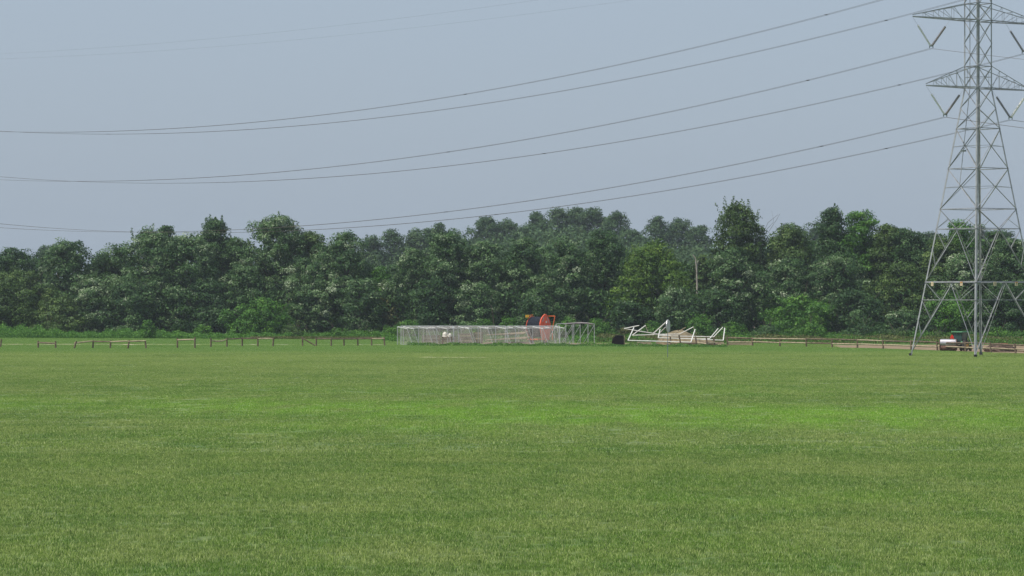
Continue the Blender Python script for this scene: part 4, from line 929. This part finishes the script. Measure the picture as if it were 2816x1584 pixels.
for k in range(4):
    k2 = (k + 1) % 4; quad_panel('cab_window', [L3(*b_[k], bt_), L3(*b_[k2], bt_), L3(*t_[k2], tp), L3(*t_[k], tp)], M['glass'])
    MB(tr0).beam(L3(*b_[k], bt_ - .25), L3(*t_[k], tp), .07).build('cab_pillar', M['dark'], trc)
MB(tr0).box(L3(-.15, 0, .98), (1.15, .9, .42), rz).build('cab_floor', M['dark'], trc)
MB(tr0).box(L3(-.18, 0, 1.45), (.45, .5, .75), rz).build('seat', M['dark'], trc)
MB(tr0).box(L3(-.18, 0, 2.27), (1.72, 1.5, .1), rz, .94).build('cab_roof', M['green_paint'], trc)
MB(tr0).box(L3(-.4, .6, 1.12), (.3, .06, .08), rz).build('work_light', M['yellow'], trc)
tri = MB(tr0); c_ = at(2618, TRD - .6, up(899, TRD - .6)); c_ = pt(2618, 926.5, TRD - 1.2); uu = Vector((1, .15, 0)).normalized()
vs = [];
for t in (0, .03):
    for x, z in ((-.26, -.2), (.26, -.2), (.09, .24), (-.09, .24)): vs.append(c_ + uu * x + Vector((0, -t, z)))
tri.add(vs, [(0, 1, 2, 3), (7, 6, 5, 4), (0, 4, 5, 1), (1, 5, 6, 2), (2, 6, 7, 3), (3, 7, 4, 0)]).build('slow_vehicle_emblem', M['reflector'], trc)
MB(tr0).beam(c_ + Vector((0, .03, -.1)), c_ + Vector((.6, .6, -.15)), .05).build('emblem_bracket', M['dark'], trc)
# roller / seeder on the left
ro = at(2608, TRD - .3); rol = empty('field_roller', ro, 'silver covered roller with rusty drum drawn left of the green tractor', 'roller')
rx_ = Vector((.97, -.24, 0)).normalized(); ry_ = Vector((-rx_.y, rx_.x, 0)); hL = .92
MB(ro).lathe(ro - rx_ * hL + Vector((0, 0, .98)), rx_, [(0, .3), (0, .42), (2 * hL, .42), (2 * hL, .3)], 24).build('silver_drum', M['silver'], rol, False)
MB(ro).lathe(ro - rx_ * hL + Vector((0, 0, .40)), rx_, [(0, .05), (0, .40), (2 * hL, .40), (2 * hL, .05)], 24).build('rusty_drum', M['rust'], rol, False)
for s_ in (-1, 1):
    e_ = MB(ro); q = ro + rx_ * s_ * (hL + .06); pr = [(-.3, .12), (.3, .12), (.48, .6), (.44, 1.1), (.22, 1.42), (-.22, 1.42), (-.44, 1.1), (-.48, .6)]
    vs = [q + rx_ * t + ry_ * x + Vector((0, 0, z)) for t in (-.03, .03) for x, z in pr]
    e_.add(vs, [tuple(range(7, -1, -1)), tuple(range(8, 16))] + [(i, (i + 1) % 8, 8 + (i + 1) % 8, 8 + i) for i in range(8)]); pe = e_.build('end_plate', M['rust'], rol)
    MB(ro).lathe(q + rx_ * s_ * .03 + Vector((0, 0, .82)), rx_ * s_, [(0, .09), (.06, .09)], 10).build('bearing', M['wood_pale'], pe)
MB(ro).beam(ro + rx_ * 1.0 + Vector((0, .3, .5)), tr0 - hd * 1.0 + Vector((0, 0, .5)), .12).build('drawbar', M['dark'], rol)
# brown heap with an orange timber on top
hp0 = at(2752, 371); mp = MB(hp0)
vs, fs = blob(hp0, 1.85, .9, .98, 14, 9, 22, .8, .16); mp.add(vs, fs)
r_ = random.Random(3)
for k in range(60):
    a_ = r_.uniform(0, 6.28); q = r_.uniform(.2, 1); p = hp0 + Vector((1.9 * q * math.cos(a_), -.9 * q * abs(math.sin(a_)), .92 * (1 - q * q) + .06)); d = Vector((r_.uniform(-1, 1), r_.uniform(-.4, .4), r_.uniform(-.15, .3))) * .45
    mp.beam(p - d, p + d, .05, .04)
tag(mp.build('brush_heap', M['brush']), 'brown heap of brush and debris on the dirt right of the pylon leg', 'heap')
tm = MB(hp0 + Vector((0, -.2, 1.0))); tm.beam(pt(2741, 946.3, 370.6), pt(2771, 946.6, 370.6), .2, .16); tag(tm.build('timber', M['orange']), 'orange-brown timber lying on top of the brown heap', 'timber')
for (x0, x1, y, lb) in ((2706, 2728, 963, 'rusty beam end left of the brown heap'), (2797, 2840, 963.5, 'pinkish log on the dirt at the right edge')):
    p, q = pt(x0, y, 366), pt(x1, y + 2, 366); p.z = max(p.z, .14); q.z = max(q.z, .14)
    tag(MB(p).tube([p, q], .13, 7).build('log', M['rust'] if x0 < 2750 else M['soil_pale']), lb, 'log')

# ------------------------------------------------------------------ haze: one closed box of even thin air round everything
hm = bpy.data.materials.new('haze'); hm.use_nodes = True; hn = hm.node_tree; hn.nodes.clear()
ho = hn.nodes.new('ShaderNodeOutputMaterial'); pv = hn.nodes.new('ShaderNodeVolumePrincipled')
pv.inputs['Color'].default_value = (0.82, 0.92, 1.0, 1); pv.inputs['Density'].default_value = HAZE = 0.00011; pv.inputs['Anisotropy'].default_value = 0.2
hn.links.new(pv.outputs[0], ho.inputs['Volume'])
hb_ = MB(); hb_.box((0, 1075, 27), (3040, 2500, 58)); hz_o = hb_.build('haze', hm); hz_o['kind'] = 'stuff'; hz_o['label'] = 'thin summer haze'
scene.cycles.volume_step_rate = 1
print('leaves', LEAVES[0], 'objects', len(bpy.data.objects))
